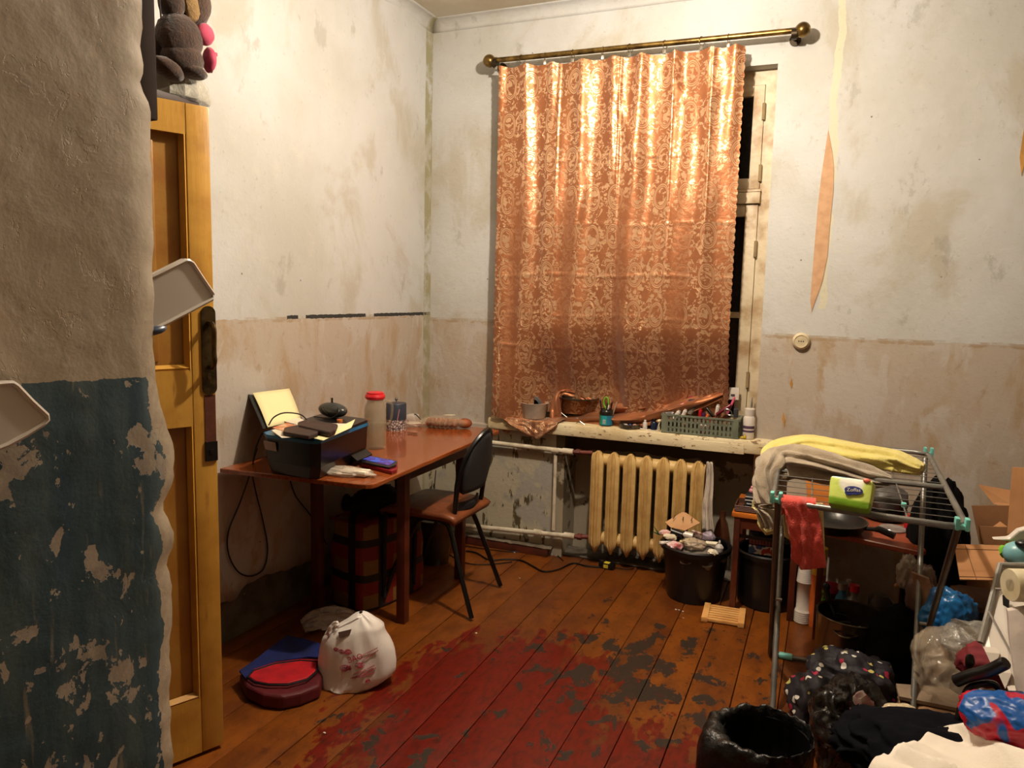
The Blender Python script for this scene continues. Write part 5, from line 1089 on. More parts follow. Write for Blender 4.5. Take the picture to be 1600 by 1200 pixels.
# ================================================================ RIGHT SIDE
ZR=.85
MTW=M('fluffy_beige',(176,160,136),.95,c2=(150,134,112),sc=16,bump=.9,bs=260,sheen=.5)
MYW=M('fluffy_yellow',(226,212,120),.95,c2=(214,196,104),sc=16,bump=.9,bs=240,sheen=.4)
MRT=M('red_terry',(216,74,60),.95,c2=(196,58,46),sc=14,bump=.9,bs=280,sheen=.4)
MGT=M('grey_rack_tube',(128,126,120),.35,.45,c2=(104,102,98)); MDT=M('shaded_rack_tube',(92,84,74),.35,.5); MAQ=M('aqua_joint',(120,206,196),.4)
# ---- drying rack
c00=at(1207,782,z=ZR); c10=at(1512,826,z=ZR); c11=at(1450,708,z=ZR); c01=Vector((c00.x-.03,c11.y+.0,ZR)); m0=at(1222,735,z=ZR); m1=at(1480,762,z=ZR)
rk=thing('drying_rack','grey metal folding clothes airer with aqua joints, standing right of the window','clothes airer',((c00.x+c11.x)/2,2.85,0)); ro=rk.location
def rv(v): return Vector(v)-ro
def rcorn(a,b_,c,r=.05): # rounded corner
    a,b_,c=Vector(a),Vector(b_),Vector(c); u=(a-b_).normalized()*r; w=(c-b_).normalized()*r; return [b_+u,b_+u*.35+w*.35*.0+(u+w)*.15,b_+w]
fr=rcorn(c01,c00,c10)+rcorn(c00,c10,c11)+rcorn(c10,c11,c01)+rcorn(c11,c01,c00)
b=MB(); b.tube([rv(p) for p in fr],.0095,10,closed=True); b.build('top_frame',MGT,rk)
b=MB(); b.tube([rv(m0),rv(m1)],.009,10); b.build('middle_bar',MGT,rk)
ya_,yb_=c00.y+.05,c11.y-.03; w0=None
for k in range(14):
    y=ya_+(yb_-ya_)*k/13; f=(y-c00.y)/(c11.y-c00.y); xa=c00.x+(c01.x-c00.x)*f; xb=c10.x+(c11.x-c10.x)*f
    b=MB(); b.tube([rv((xa,y,ZR+.001)),rv((xb,y,ZR+.001))],.0015,5); b.build('wire',MGT,rk)
for f in (.22,.72): b=MB(); b.tube([rv(c00.lerp(c10,f)+Vector((0,0,-.004))),rv(c01.lerp(c11,f)+Vector((0,0,-.004)))],.0024,5); b.build('cross_wire',MGT,rk)
# crossed legs, one U each
fx0=at(1205,1108,z=0); fx1=at(1420,1100,z=0); ftL=at(1203,1025,z=.012); 
LA0=Vector((-.095,2.62,.012)); LA1=Vector((.335,2.62,.012)); LB0=Vector((-.137,3.125,.012)); LB1=Vector((.385,3.125,.012))
def leg(p,q): b=MB(); b.tube([rv(p),rv(q)],.010,10); return b
t00=at(1228,792,y=2.42); 
leg(LA0,(c01.x+.02,c11.y-.12,ZR-.006)).build('leg',MGT,rk); leg(LA1,(c11.x-.02,c11.y-.10,ZR-.006)).build('leg',MGT,rk)
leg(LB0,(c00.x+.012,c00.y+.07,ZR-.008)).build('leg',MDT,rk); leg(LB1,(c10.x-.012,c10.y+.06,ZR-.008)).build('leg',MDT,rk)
b=MB(); b.tube([rv(LB0),rv(LB1)],.009,10); b.build('foot_bar',MGT,rk)
b=MB(); b.tube([rv(LA0),rv(LA1)],.009,10); b.build('foot_bar',MGT,rk)
b=MB(); d_=(LB1-LB0).normalized(); b.tube([rv(LB0+d_*.035),rv(LB0+d_*.085)],.014,10); b.build('joint_sleeve',MAQ,rk,label='aqua plastic sleeve')
for p in (c00+Vector((.01,.012,.0)),c10+Vector((-.012,.012,0)),c11+Vector((0,-.01,0))):
    b=MB()
    for dx in (-.012,.012): b.box(rv(p+Vector((dx,.0,.008))),(.012,.030,.034),bev=.004)
    b.box(rv(p),(.036,.026,.012),bev=.003); b.build('joint',MAQ,rk,label='aqua plastic joint')
b=MB(); q=at(1420,795,z=ZR); b.box(rv(q+Vector((-.01,.04,0))),(.014,.02,.014),bev=.003); b.build('clip',MAQ,rk,label='small aqua clip')
for s in (0,1):
    p=Vector((-.11,2.83,.36)) if s==0 else Vector((.365,2.83,.36)); b=MB(); b.lathe([(.006,-.014),(.006,.014)],rv(p),10,'X'); b.build('pivot_screw',M('steel',(150,146,140),.25,.9),rk)
# ---- towels
def D(px,py,y): return at(px,py,y=y)
b=MB(); ftube(b,[D(1208,735,2.98),D(1218,706,3.02),D(1250,697,3.05),D(1300,702,3.05),D(1350,712,3.05),D(1400,722,3.05),D(1440,735,3.02)],[.04,.07,.10,.10,.10,.10,.04],[.025,.030,.036,.036,.036,.036,.020],3,6,56,14,.14)
single('yellow_towel',b,MYW,'long fluffy yellow towel heaped along the back of the drying rack','towel')
b=MB(); ftube(b,[D(1205,822,2.79),D(1201,795,2.79),D(1201,765,2.80),D(1206,740,2.82),D(1222,722,2.86),D(1255,722,2.86),D(1300,731,2.86),D(1350,743,2.87),D(1392,751,2.88)],[.040,.044,.046,.055,.085,.11,.11,.10,.03],[.034,.036,.040,.046,.050,.050,.046,.036,.012],8,9,80,16,.19)
single('beige_towel',b,MTW,'thick grey beige towel lying on the rack and hanging down its left end','towel')
b=MB(); ftube(b,[D(1204,760,2.93),D(1196,790,2.93),D(1199,815,2.92),D(1207,832,2.90)],[.05,.045,.04,.03],[.02,.022,.022,.018],12,5,40,8,.2); single('yellow_cloth',b,M('pale_yellow_cloth',(216,204,140),.9,c2=(196,180,116),bump=.6,bs=160),'pale yellow cloth hanging behind the beige towel at the left end of the rack','cloth')
yb0=c00.y+.004
def rtow(u,v):
    # v 0..0.15 back flap over the bar, then down the front
    if v<.12: s=v/.12; L=at(1222,782,y=yb0+.02); Rr=at(1274,790,y=yb0+.02); p=L.lerp(Rr,u); return Vector((p.x,yb0+.035-.02*s,ZR-.05+.066*s))
    s=(v-.12)/.88; xl=1223+(1236-1223)*min(1,s*1.3)+(-3 if s<.15 else 0); xr=1274+(1283-1274)*min(1,s/.3)+(1291-1283)*max(0,(s-.3)/.7)
    pyb=872+ (18*min(1,u/.32)) -4*max(0,(u-.32)/.68); py=780+ (pyb-780)*s + (6*u if s<.5 else 6*u*(1-s)*2)
    dep=yb0-.016-.028*math.sin(s*2.2)*.5; fold=.003*math.sin(u*6+2.2*s)+.009*math.exp(-((u-.60+.18*s)/.09)**2)+.005*mn.noise(Vector((u*6,s*6,2)))
    p=at(xl+(xr-xl)*u,py,y=dep-fold); 
    if s<.08: p.z=min(p.z,ZR+.018)
    return p
b=MB(); b.grid(rtow,60,60); single('red_towel',b,MRT,'small red terry towel hanging over the front bar of the rack','towel',solid=.009)
b=MB(); b.grid(lambda u,v:at(1222+u*64+ (v*4),786+ (882-786)*v*(.55+.42*u) ,y=yb0+.030+.006*math.sin(u*8)),20,20); single('yellow_duster',b,M('pale_yellow_cloth',(216,204,140),.9,bump=.5),'thin pale yellow cloth hanging behind the small red towel','cloth',solid=.003)
# ---- tissue pack on the rack
q=at(1327,802,z=ZR+.01); TP=o=thing('tissue_packet','green and white packet of tissues with a blue oval logo lying on the rack','tissues',(q.x,q.y+.03,ZR+.010),rot=(R(-28),0,R(-9)))
t=NT('green_white_print'); x,y,z=t.xyz(t.obj); n=t.noise(t.obj,14,3)
c=t.mix(t.ramp(t.math('ADD',z,t.math('MULTIPLY',n,.02)),.035,.045),rgb(120,164,40),rgb(206,224,110)); d=t.math('SQRT',t.math('ADD',t.math('POWER',t.math('ABSOLUTE',t.math('MULTIPLY',x,1.0)),2),t.math('POWER',t.math('ABSOLUTE',t.math('SUBTRACT',z,.088)),2)))
c=t.mix(t.ramp(d,.045,.030),c,rgb(240,238,224)); c=t.mix(t.math('MULTIPLY',t.math('GREATER_THAN',z,.10),t.math('LESS_THAN',x,-.015)),c,rgb(150,206,220)); t.col(c); t.set(rough=.3); t.bump(t.noise(t.obj,20,4),.5,.008)
b=MB(); b.box((0,0,.055),(.135,.075,.105),bev=.014)
for v in b.b.verts: v.co+=Vector((mn.noise(v.co*18),mn.noise(v.co*18+Vector((4,0,0))),mn.noise(v.co*18+Vector((0,9,0)))))*.007
b.build('wrapper',t.m,o,sub=1)
MNB=M('logo_navy',(34,44,120),.4)
b=MB(); b.lathe([(.028,-.002),(.028,.002)],(0,0,0),28,'Y'); ob=b.build('logo_oval',MNB,o); ob.location=(.010,-.0395,.060); ob.scale=(1,1,.5)
b=MB(); b.lathe([(.012,-.002),(.012,.002)],(0,0,0),20,'Y'); ob=b.build('logo_lobe',MNB,o); ob.location=(-.004,-.0393,.050); ob.scale=(1,1,.7)
TP.scale=(.86,.86,.86); text('Zoffas',.017,M('white_print',(230,228,220),.4),o,(.010,-.0425,.061),(R(90),R(-6),0))
b=MB(); b.ball((.045,-.038,.100),(.012,.004,.008),2); b.build('red_dot_print',M('salmon_print',(214,110,90),.4),o)
# ---- low red brown table behind the rack
f1_=at(1440,862,z=.5); lt=thing('low_table','low reddish brown table behind the drying rack carrying pans','table',(.20,3.50,0))
b=MB(); P_=[Vector((0,3.33,.5)),at(1330,842,z=.5),f1_,Vector((f1_.x+.02,f1_.y+.03,.5)),Vector((f1_.x+.05,3.82,.5)),Vector((0,3.82,.5))]
P_[1]=Vector((.12,P_[0].y+(f1_.y-P_[0].y)*.3,.5)); b.poly([p-lt.location for p in P_],(0,0,-.022)); ob=b.build('tabletop',M('salmon_brown_top',(168,88,62),.25,c2=(146,70,46),sc=8),lt,smooth=False); mm=ob.modifiers.new('b','BEVEL'); mm.width=.004
for x,y in ((.03,3.38),(.39,3.30),(.03,3.78),(.39,3.78)): b=MB(); b.box((x-.20,y-3.5,.239),(.026,.026,.478),bev=.003); b.build('leg',MTL,lt)
zT=.5
q=at(1383,818,z=zT); o=thing('covered_pot','black pot covered with a grey plastic bag on the low table','pot',(q.x+.0,q.y+.08,zT))
b=MB(); b.lathe([(0,0),(.07,0),(.085,.01),(.09,.05),(.07,.055)],seg=28); b.build('pot_body',MTUB,o)
b=MB(); crumple(b,(0,0,.085),(.092,.085,.075),33,.12,1.6,4,-.45); b.build('grey_bag_cover',M('dark_grey_bag',(92,88,84),.35,c2=(64,60,58),bump=.3,bs=20),o)
b=MB(); b.tube(smoothpath([(.08,0,.07),(.11,0,.075),(.13,.02,.10),(.16,.03,.09)],5),.004,6); b.build('handle',MFR,o)
b=MB(); b.box((0,0,.02),(.06,.05,.05),bev=.01); q=at(1350,812,z=zT); single('blue_bag_corner',b,M('bright_blue_film',(24,84,150),.3,bump=.3),'crumpled bright blue packet between the pan and the covered pot','packet',(q.x,q.y+.08,zT))
q=at(1283,832,z=.515); pn=thing('frying_pan','large black frying pan with its handle pointing right on the low table','frying pan',(q.x+.035,q.y+.115,zT))
b=MB(); b.lathe([(0,0),(.10,0),(.125,.012),(.142,.045),(.144,.047),(.140,.047),(.121,.016),(.10,.006),(0,.005)],seg=48); b.build('pan_bowl',M('pan_black',(34,32,30),.3,.3),pn)
b=MB(); b.tube([(.1425*math.cos(a),.1425*math.sin(a),.047) for a in [2*math.pi*k/48 for k in range(48)]],.0025,6,closed=True); b.build('rim',M('steel',(150,146,140),.25,.9),pn)
h=at(1398,838,z=.53)-Vector((q.x+.035,q.y+.115,zT)); a_=h.normalized()*.13; b=MB(); b.tube(smoothpath([Vector((a_.x,a_.y,.035)),a_*1.4+Vector((0,0,.02)),Vector((h.x*.75,h.y*.75,.045)),Vector((h.x,h.y,.03))],6),[.009]*6+[.012]*6+[.014]*7,8); b.build('handle',MTUB,pn)
b=MB(); b.lathe([(0,0),(.05,0),(.055,.006),(.05,.012),(0,.012)],seg=28); q=at(1395,830,z=zT); single('clear_lid',b,glassy('clear_box',(190,186,180),.1,.5,.2),'small clear plastic lid under the covered pot','saucer',(q.x+.0,q.y+.02,zT))  # a clear plastic lid lying loose by the covered pot
q=at(1437,833,z=zT); b=MB(); b.lathe([(.012,0),(.024,0),(.026,.05),(.012,.055)],seg=20); single('red_jar',b,M('red_plastic',(190,26,34),.3),'small red jar at the right corner of the low table','jar',(q.x-.03,q.y+.06,zT))
# boards leaning on the wall
P_=[D(1258,718,3.85),D(1318,726,3.85),D(1326,826,3.78),D(1262,812,3.78)]; c=sum(P_,Vector())/4; b=MB(); b.poly([p-c for p in P_],(0,.014,0)); single('cutting_board',b,M('orange_wood',(206,130,52),.45,c2=(180,104,36),sc=6,bump=.2),'orange wooden cutting board leaning on the wall behind the airer','cutting board',c,smooth=False)
c=D(1246,772,3.84); b=MB(); b.lathe([(.055,-.006),(.058,0),(.055,.006),(0,.006)],seg=30,axis='Y'); o=single('white_tray',b,M('old_white_plate',(186,180,162),.35),'whitish oval tray leaning left of the orange board','tray',c); o.scale=(.9,1,1.9)
c=D(1360,762,3.80); o=thing('red_wire_holder','red wire holder standing behind the covered pot','holder',c); b=MB()
pts=[D(x,y,3.80)-c for x,y in ((1347,775),(1348,752),(1352,748),(1368,751),(1371,756),(1370,778))]; b.tube(pts,.0035,6); b.build('wire_loop',M('red_plastic',(190,26,34),.3),o); b=MB(); b.poly([D(x,y,3.80)-c for x,y in ((1347,762),(1371,766),(1372,790),(1346,786))],(0,.02,0)); b.build('holder_plate',M('dark_red_leather',(140,16,32),.4),o)
c=D(1335,758,3.86); b=MB(); b.box((0,0,0),(.028,.02,.22),bev=.003); single('dark_bottle',b,M('dark_brown_casing',(58,40,28),.6),'narrow dark box standing at the wall right of the orange board','box',(c.x,3.86,c.z-.04))
# ---- things on the floor beneath the rack
q=at(1253,975,z=0); o=thing('cup_stack','tall stack of white disposable cups on the floor','cups',(q.x,q.y+.02,0))
b=MB(); prof=[(.033,0),(.036,.004)]
for k in range(6): prof+= [(.036,.006+.009*k),(.0385,.010+.009*k),(.0365,.013+.009*k)]
prof+=[(.031,.070),(.033,.19)]; 
for k in range(10): prof+=[(.036-.0008*k,.192+.0085*k),(.0375-.0008*k,.196+.0085*k),(.0355-.0008*k,.199+.0085*k)]
prof+=[(.024,.29),(0,.29)]; b.lathe(prof,seg=28); b.build('stacked_cups',MWPL,o); b=MB(); b.lathe([(.015,.29),(.015,.305),(0,.306)],seg=16); b.build('red_top',M('red_plastic2',(214,36,44),.3),o,label='small red top')
q=at(1270,978,z=0); o=thing('orange_tube','tall orange cardboard tube with a yellow upper part beside the cup stack','tube',(q.x+.005,q.y+.02,0)); b=MB(); b.lathe([(0,0),(.034,0),(.035,.24),(0,.24)],seg=20); b.build('lower_tube',M('burnt_orange',(196,94,30),.5),o); b=MB(); b.lathe([(.034,.24),(.036,.36),(0,.36)],seg=20); b.build('upper_tube',M('mustard',(214,170,44),.5),o)
def flb(px,py,dy=0): q=at(px,py,z=0); return (q.x,q.y+dy)
def fbottle(name,px,y,r,h,m,lab,topz=None,capm=None,pump=False,neck=.4):
    q=at(px,900,y=y); o=thing(name,lab,'bottle',(q.x,y,0))
    b=MB(); b.lathe([(0,0),(r,0),(r*1.02,.01),(r*1.0,h*.72),(r*.85,h*.82),(r*neck,h*.9),(r*neck,h),(0,h)],seg=28); b.build('body',m,o)
    b=MB()
    if pump: b.lathe([(r*.5,h),(r*.5,h+.014),(r*.2,h+.016),(r*.2,h+.035)],seg=14); b.ball((-.006,0,h+.042),(.024,.012,.010),2)
    else: b.lathe([(r*neck*1.3,h-.002),(r*neck*1.3,h+.028),(0,h+.03)],seg=18)
    b.build('cap',capm or MWPL,o); return o
fbottle('pump_bottle',1289,3.42,.028,.155,MWPL,'white soap bottle with a lime green pump head behind the pot',None,M('lime_plastic',(120,190,50),.4),True)
fbottle('blue_bottle',1318,3.50,.030,.20,M('blue_bottle_plastic',(66,120,150),.25),'blue bottle with a silver cap, standing behind the pot','',M('silver_cap',(160,156,150),.3,.6),False,.55)
fbottle('clear_red_cap_bottle',1337,3.48,.038,.205,glassy('bottle_clear',(150,144,134),.1,.5,.2),'clear bottle with a bright red cap behind the pot','',M('red_plastic2',(214,36,44),.3))
fbottle('small_grey_bottle',1327,3.58,.022,.19,M('grey_clear',(150,140,124),.15),'greyish bottle standing between the blue and the red capped ones')
q=at(1301,900,y=3.60); o=thing('pink_lid_jar','dark jar with a wide crimson lid behind the soap bottle','jar',(q.x,3.60,0)); b=MB(); b.lathe([(0,0),(.042,0),(.046,.15),(0,.15)],seg=24); b.build('body',M('dark_red_glass',(90,30,36),.3),o); b=MB(); b.lathe([(.05,.15),(.052,.168),(.048,.172),(0,.172)],seg=24); b.build('lid',M('crimson_lid',(170,28,70),.4),o)
q=at(1379,900,y=3.5); b=MB(); b.lathe([(.0,0),(.05,0),(.055,.10),(.05,.18),(.03,.2),(0,.2)],seg=24); single('smoky_jug',b,glassy('smoky',(90,88,84),.1,.6,.2),'smoky clear container right of the red capped bottle','container',(q.x,3.5,0))
# pot
pcx,pcy=.155,3.165; po=thing('stock_pot','large steel pot with a ladle and pieces inside, on the floor under the airer','pot',(pcx,pcy,0)); MSS=M('brushed_steel',(128,116,98),.25,.9,c2=(96,86,72),sc=4)
rp=.128; b=MB(); b.lathe([(0,.0),(rp-.006,0),(rp,.006),(rp,.22),(rp+.006,.224),(rp+.004,.228),(rp-.004,.224),(rp-.004,.012),(0,.010)],seg=56); b.build('pot_wall',MSS,po)
for s in (R(-100),R(80)):
    b=MB(); b.tube([Vector(((rp+.0)*math.cos(s+a*.35)+.030*math.cos(a*1.57)*math.cos(s),(rp)*math.sin(s+a*.35)+.030*math.cos(a*1.57)*math.sin(s),.185)) for a in [-1+2*k/10 for k in range(11)]],.004,6); b.build('handle',MSS,po)
b=MB(); b.tube(smoothpath([(-.02,-.02,.12),(-.06,.0,.20),(-.085,.02,.25),(-.10,.03,.30)],6),[.005]*6+[.006]*6+[.012]*7,8); b.ball((-.10,.03,.305),(.016,.010,.02),2); single('ladle',b,MTUB,'black ladle standing in the steel pot','ladle',(pcx,pcy,0))
b=MB(); b.tube(smoothpath([(-.06,-.03,.15),(-.05,-.06,.20),(.0,-.06,.205),(.03,-.05,.14)],6),.0035,6); b.tube(smoothpath([(-.08,.0,.15),(-.06,-.0,.21),(-.01,-.02,.21),(.01,-.02,.14)],6),.003,6); single('wire_whisk',b,MFR,'black wire kitchen tool arching inside the pot','whisk',(pcx,pcy,0))
for i,(dx,dy,lab) in enumerate(((-.035,-.03,'pale block at the left inside the pot'),(.025,-.045,'pale block at the front inside the pot'))):
    b=MB(); b.box((0,0,0),(.045,.035,.03),rot=(.1,.2,.3+i),bev=.006); single('pale_block',b,M('cream_fat',(206,190,140),.5),lab,'food',(pcx+dx,pcy+dy,.13))
b=MB(); b.lathe([(0,0),(.11,0),(.115,.004),(.115,.11),(0,.112)],seg=40); single('pot_contents',b,M('dark_broth',(38,30,22),.2),'dark liquid in the steel pot','liquid',(pcx,pcy,.012))
b=MB(); b.ball((0,0,0),(.012,.012,.014),2); single('white_lid_knob',b,MWPL,'white round lid knob at the back of the pot','food',(pcx+.035,pcy+.02,.155))  # white knob of a lid in the pot, not food
# polka dot bundle
t=NT('polka_dots'); v=t.n.new('ShaderNodeTexVoronoi'); t.L(t.map(t.obj,(1,1.2,.8)),v.inputs['Vector']); v.inputs['Scale'].default_value=27; sp=t.math('LESS_THAN',v.outputs['Distance'],.30); hs=t.xyz(v.outputs['Color'])
sp=t.math('MULTIPLY',sp,t.math('GREATER_THAN',hs[1],.35)); c=t.mix(t.math('GREATER_THAN',hs[0],.68),t.mix(t.math('GREATER_THAN',hs[0],.3),rgb(226,222,210),rgb(206,196,110)),rgb(170,40,70)); t.col(t.mix(sp,t.mix(t.noise(t.obj,8),rgb(26,22,34),rgb(34,28,32)),c)); t.set(rough=.7); t.bump(t.noise(t.obj,12,5),.5,.015)
q=at(1316,1068,z=.13); o=thing('polka_dot_bag','black bag with small multicoloured dots slumped on the floor by the airer','bag',(q.x+.03,q.y+.06,0))
b=MB(); crumple(b,(0,0,.10),(.140,.12,.12),41,.24,1.5,5,-.78); b.build('bag_body',t.m,o)
b=MB(); crumple(b,(-.13,-.12,.07),(.065,.10,.10),42,.3,1.6,4,-.7); b.build('bag_flap',t.m,o)
# trash bin with liner
bc=Vector((-.085,2.035,0)); o=thing('rubbish_bin','black bin lined with a glossy black bag, in the foreground','bin',bc)
b=MB(); b.lathe([(0,0),(.10,0),(.100,.006),(.118,.27),(.114,.27),(.10,.012),(0,.012)],seg=40); b.build('bin_wall',MTUB,o)
MBF=M('black_film',(10,10,11),.34,c2=(22,22,22),sc=20,bump=.9,bs=85,spec=.5)
def lin_(u,v):
    a=2*math.pi*u; w=mn.noise(Vector((math.cos(a)*2.5,math.sin(a)*2.5,v*2)))
    if v<.35: s=v/.35; r=.104+.012*s; z=.10+.19*s
    else:
        s=(v-.35)/.65; fl=.008+.060*max(0,math.cos(a-R(205)))**2; r=.118+fl*math.sin(min(s*1.8,1.57)); z=.292-.13*s*s+ (.018*math.sin(s*3.1))
    r+=.012*w*(.4+v)+.006*mn.noise(Vector((math.cos(a)*9,math.sin(a)*9,v*7))); z+=.010*mn.noise(Vector((math.cos(a)*6,math.sin(a)*6,v*3+5)))
    return Vector((r*math.cos(a),r*math.sin(a),z))
b=MB(); b.grid(lin_,110,26,closed_u=True); b.build('bin_liner',MBF,o)
b=MB(); crumple(b,(0,0,.09),(.10,.10,.05),45,.3,2,3,-.8); b.build('liner_bottom',MBF,o)
q=at(1330,1150,z=.18); b=MB(); crumple(b,(0,0,.14),(.115,.14,.15),47,.28,1.5,5,-.9); single('black_sack',b,M('smoky_black_film',(24,22,22),.2,c2=(52,46,42),sc=5,bump=.7,bs=24),'glossy black sack standing right of the lined bin','sack',(q.x+.0,q.y+.10,0))
q=at(1350,1160,z=.24); b=MB(); crumple(b,(0,0,0),(.030,.02,.035),48,.35,2,3,-.9); single('meat_packet',b,M('white_red_pack',(206,190,186),.3,c2=(170,60,60),sc=30),'white and red packet showing through the black sack','packet',(at(1330,1150,z=.18).x+.02,at(1330,1150,z=.18).y+.03,.265))
# big black garment pile
b=MB(); crumple(b,(0,0,.34),(.115,.20,.40),51,.16,1.3,5,-.85); single('black_coat',b,M('black_fabric_pile',(10,9,10),.95,bump=.5,bs=60,spec=.1),'tall heap of black clothing behind the right end of the airer','clothes',(.46,3.42,0))
b=MB(); crumple(b,(0,0,.14),(.09,.15,.16),52,.2,1.4,4,-.85); single('black_bag',b,M('black_fabric_pile',(14,13,14),.85),'black bag on the floor under the right leg of the airer','bag',(.30,3.05,0))
# rag bits hanging right of table
b=MB(); crumple(b,(0,0,0),(.035,.04,.07),53,.3,2,4,-.9); single('white_crumpled_bag',b,glassy('film7',(186,176,160),.2,.75,.8,40),'crumpled whitish bag below the right corner of the low table','bag',at(1418,895,y=3.22))
# cardboard
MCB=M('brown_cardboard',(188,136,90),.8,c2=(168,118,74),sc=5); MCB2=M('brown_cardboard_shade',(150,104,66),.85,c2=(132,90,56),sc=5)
def Q(px,py,y): return at(px,py,y=y)
bx=thing('cardboard_box','big open cardboard box with raised flaps by the wall at the right edge','box',Vector((.72,3.55,0)))
def board(par,pts,m,th=(0,.004,0),name='panel'): b=MB(); b.poly([p-par.location for p in pts],th); return b.build(name,m,par,smooth=False)
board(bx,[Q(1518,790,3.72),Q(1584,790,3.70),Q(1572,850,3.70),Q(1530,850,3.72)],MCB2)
board(bx,[Q(1528,757,3.76),Q(1572,765,3.76),Q(1588,768,3.74),Q(1585,792,3.70),Q(1553,788,3.72)],MCB,name='flap')
board(bx,[Q(1582,730,3.60),Q(1680,735,3.60),Q(1660,900,3.45),Q(1572,855,3.48)],MCB,name='flap')
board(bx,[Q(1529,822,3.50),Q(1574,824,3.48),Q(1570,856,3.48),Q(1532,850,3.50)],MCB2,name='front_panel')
board(bx,[Q(1552,823,3.55),Q(1563,815,3.60),Q(1574,823,3.55)],MCB,name='folded_corner')
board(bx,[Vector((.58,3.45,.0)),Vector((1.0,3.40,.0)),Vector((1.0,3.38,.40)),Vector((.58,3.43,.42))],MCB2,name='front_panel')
fl2=thing('cardboard_sheet','flat lit cardboard flap tilting forward in front of the open box','cardboard',Q(1530,880,3.1))
P_=[at(1494,850,z=.50),at(1566,853,z=.50),at(1578,905,z=.42),at(1496,904,z=.42)]; P_=[Q(1491,850,3.20),Q(1567,852,3.20),Q(1572,907,2.98),Q(1500,905,2.98)]; board(fl2,P_,MCB,(0,.002,-.005))
b=MB(); pr_=[(P_[0].lerp(P_[3],.15),P_[1].lerp(P_[2],.15)),(P_[0].lerp(P_[3],.93),P_[1].lerp(P_[2],.93)),(P_[0].lerp(P_[1],.22),P_[3].lerp(P_[2],.36))]
for p,q in pr_: b.tube([p-fl2.location+Vector((0,-.0015,.001)),q-fl2.location+Vector((0,-.0015,.001))],.0012,4)
b.build('fold_line',M('card_fold',(120,80,48),.8),fl2)
bx2=thing('lower_box','dark cardboard box under the tilted flap at the right','box',Vector((.62,3.12,0)))
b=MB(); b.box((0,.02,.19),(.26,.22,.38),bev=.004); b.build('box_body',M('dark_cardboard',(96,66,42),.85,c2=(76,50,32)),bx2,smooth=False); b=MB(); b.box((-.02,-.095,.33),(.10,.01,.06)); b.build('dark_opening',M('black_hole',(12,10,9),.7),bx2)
b=MB(); P_=[Q(1425,895,3.02),Q(1452,905,2.95),Q(1470,960,2.88),Q(1485,1040,2.80),Q(1462,1060,2.84),Q(1440,1000,2.92)]; c=sum(P_,Vector())/6; b.poly([p-c for p in P_],(0,.02,0)); single('paper_sack',b,M('kraft_paper',(140,104,76),.8,c2=(110,80,56),bump=.4),'brown kraft paper sack edge between the airer leg and blue bag','paper',c)
b=MB(); crumple(b,(0,0,0),(.055,.08,.10),57,.22,1.6,4,-.9); single('brown_film_bag',b,M('brownish_film',(110,88,76),.3,c2=(80,60,52),bump=.6),'dull brown plastic bag behind the kraft paper','bag',Q(1440,925,3.12))
b=MB(); crumple(b,(0,0,0),(.085,.07,.105),58,.22,1.6,5,-.9); o=single('blue_bag',b,M('blue_film_bag',(24,104,164),.28,c2=(16,76,134),bump=.8,bs=30),'blue plastic bag stuffed beside the cardboard','bag',Q(1484,968,2.90))
b=MB(); b.tube([(0,0,0),(.02,0,.015),(.045,0,.03)],[.006,.012,.004],8); single('orange_peel',b,M('orange_peel',(200,140,80),.6),'curled orange brown scrap left of the kraft paper','scrap',Q(1398,916,3.25))
b=MB(); crumple(b,(0,0,0),(.12,.12,.115),61,.18,1.3,5,-.9); single('clear_sack',b,glassy('silver_film',(206,190,166),.10,.34,.6,20),'big crumpled clear plastic sack on the floor at the right','sack',Q(1490,1040,2.65))
b=MB(); crumple(b,(0,0,0),(.09,.08,.06),62,.24,1.7,4,-.9); single('clear_sack',b,glassy('silver_film2',(190,186,176),.12,.45,1.0,36),'clear plastic film heaped against the white plastic panel','film',Q(1525,1005,2.60))
b=MB(); crumple(b,(0,0,0),(.08,.06,.06),63,.2,1.7,4,-.9); single('wine_red_cloth',b,M('wine_cloth',(120,28,38),.8,bump=.4),'wine red cloth under the white plastic panel','cloth',Q(1545,1040,2.40))
b=MB(); crumple(b,(0,0,0),(.012,.012,.022),64,.2,1.7,2,-.9); single('black_cap_pin',b,MTUB,'small black stopper sticking up beside the wine red cloth','stopper',Q(1515,1034,2.30))
# white plastic panel / container
wp=thing('white_container','white ribbed plastic container side with a hand hole, at the right edge','container',Q(1570,980,2.20))
def wq(px,py,y=2.20): return Q(px,py,y)-wp.location
b=MB(); b.poly([wq(1563,884,2.35),wq(1640,884,2.35),wq(1640,1095,2.05),wq(1583,1093,2.05),wq(1532,1004,2.2)],(0,.012,0)); b.build('side_wall',MWPL,wp,smooth=False)
b=MB(); b.tube([wq(1532,1004,2.195),wq(1563,882,2.345),wq(1640,884,2.345)],.008,8); b.build('rim',M('grey_clear_rim',(150,146,136),.3),wp)
for k in range(3):
    x,y=1536+k*18,1010+k*30; b=MB(); b.poly([wq(x,y,2.18-.05*k),wq(x+22,y+2,2.18-.05*k),wq(x+12,y+26,2.15-.05*k)],(0,-.035,0)); b.build('gusset',MWPL,wp,smooth=False)
b=MB()
for (a_,c_) in (((1545,955),(1600,1060)),((1556,920),(1640,925))): b.tube([wq(*a_,2.24),wq(*c_,2.10)],.003,5)
b.build('rib',M('grey_groove',(150,142,134),.5),wp)
b=MB(); b.poly([wq(1566,930,2.265),wq(1573,928,2.265),wq(1577,938,2.255),wq(1576,950,2.25),wq(1567,945,2.25)],(0,-.003,0)); b.build('hand_hole',M('black_hole',(12,10,9),.7),wp,smooth=False)
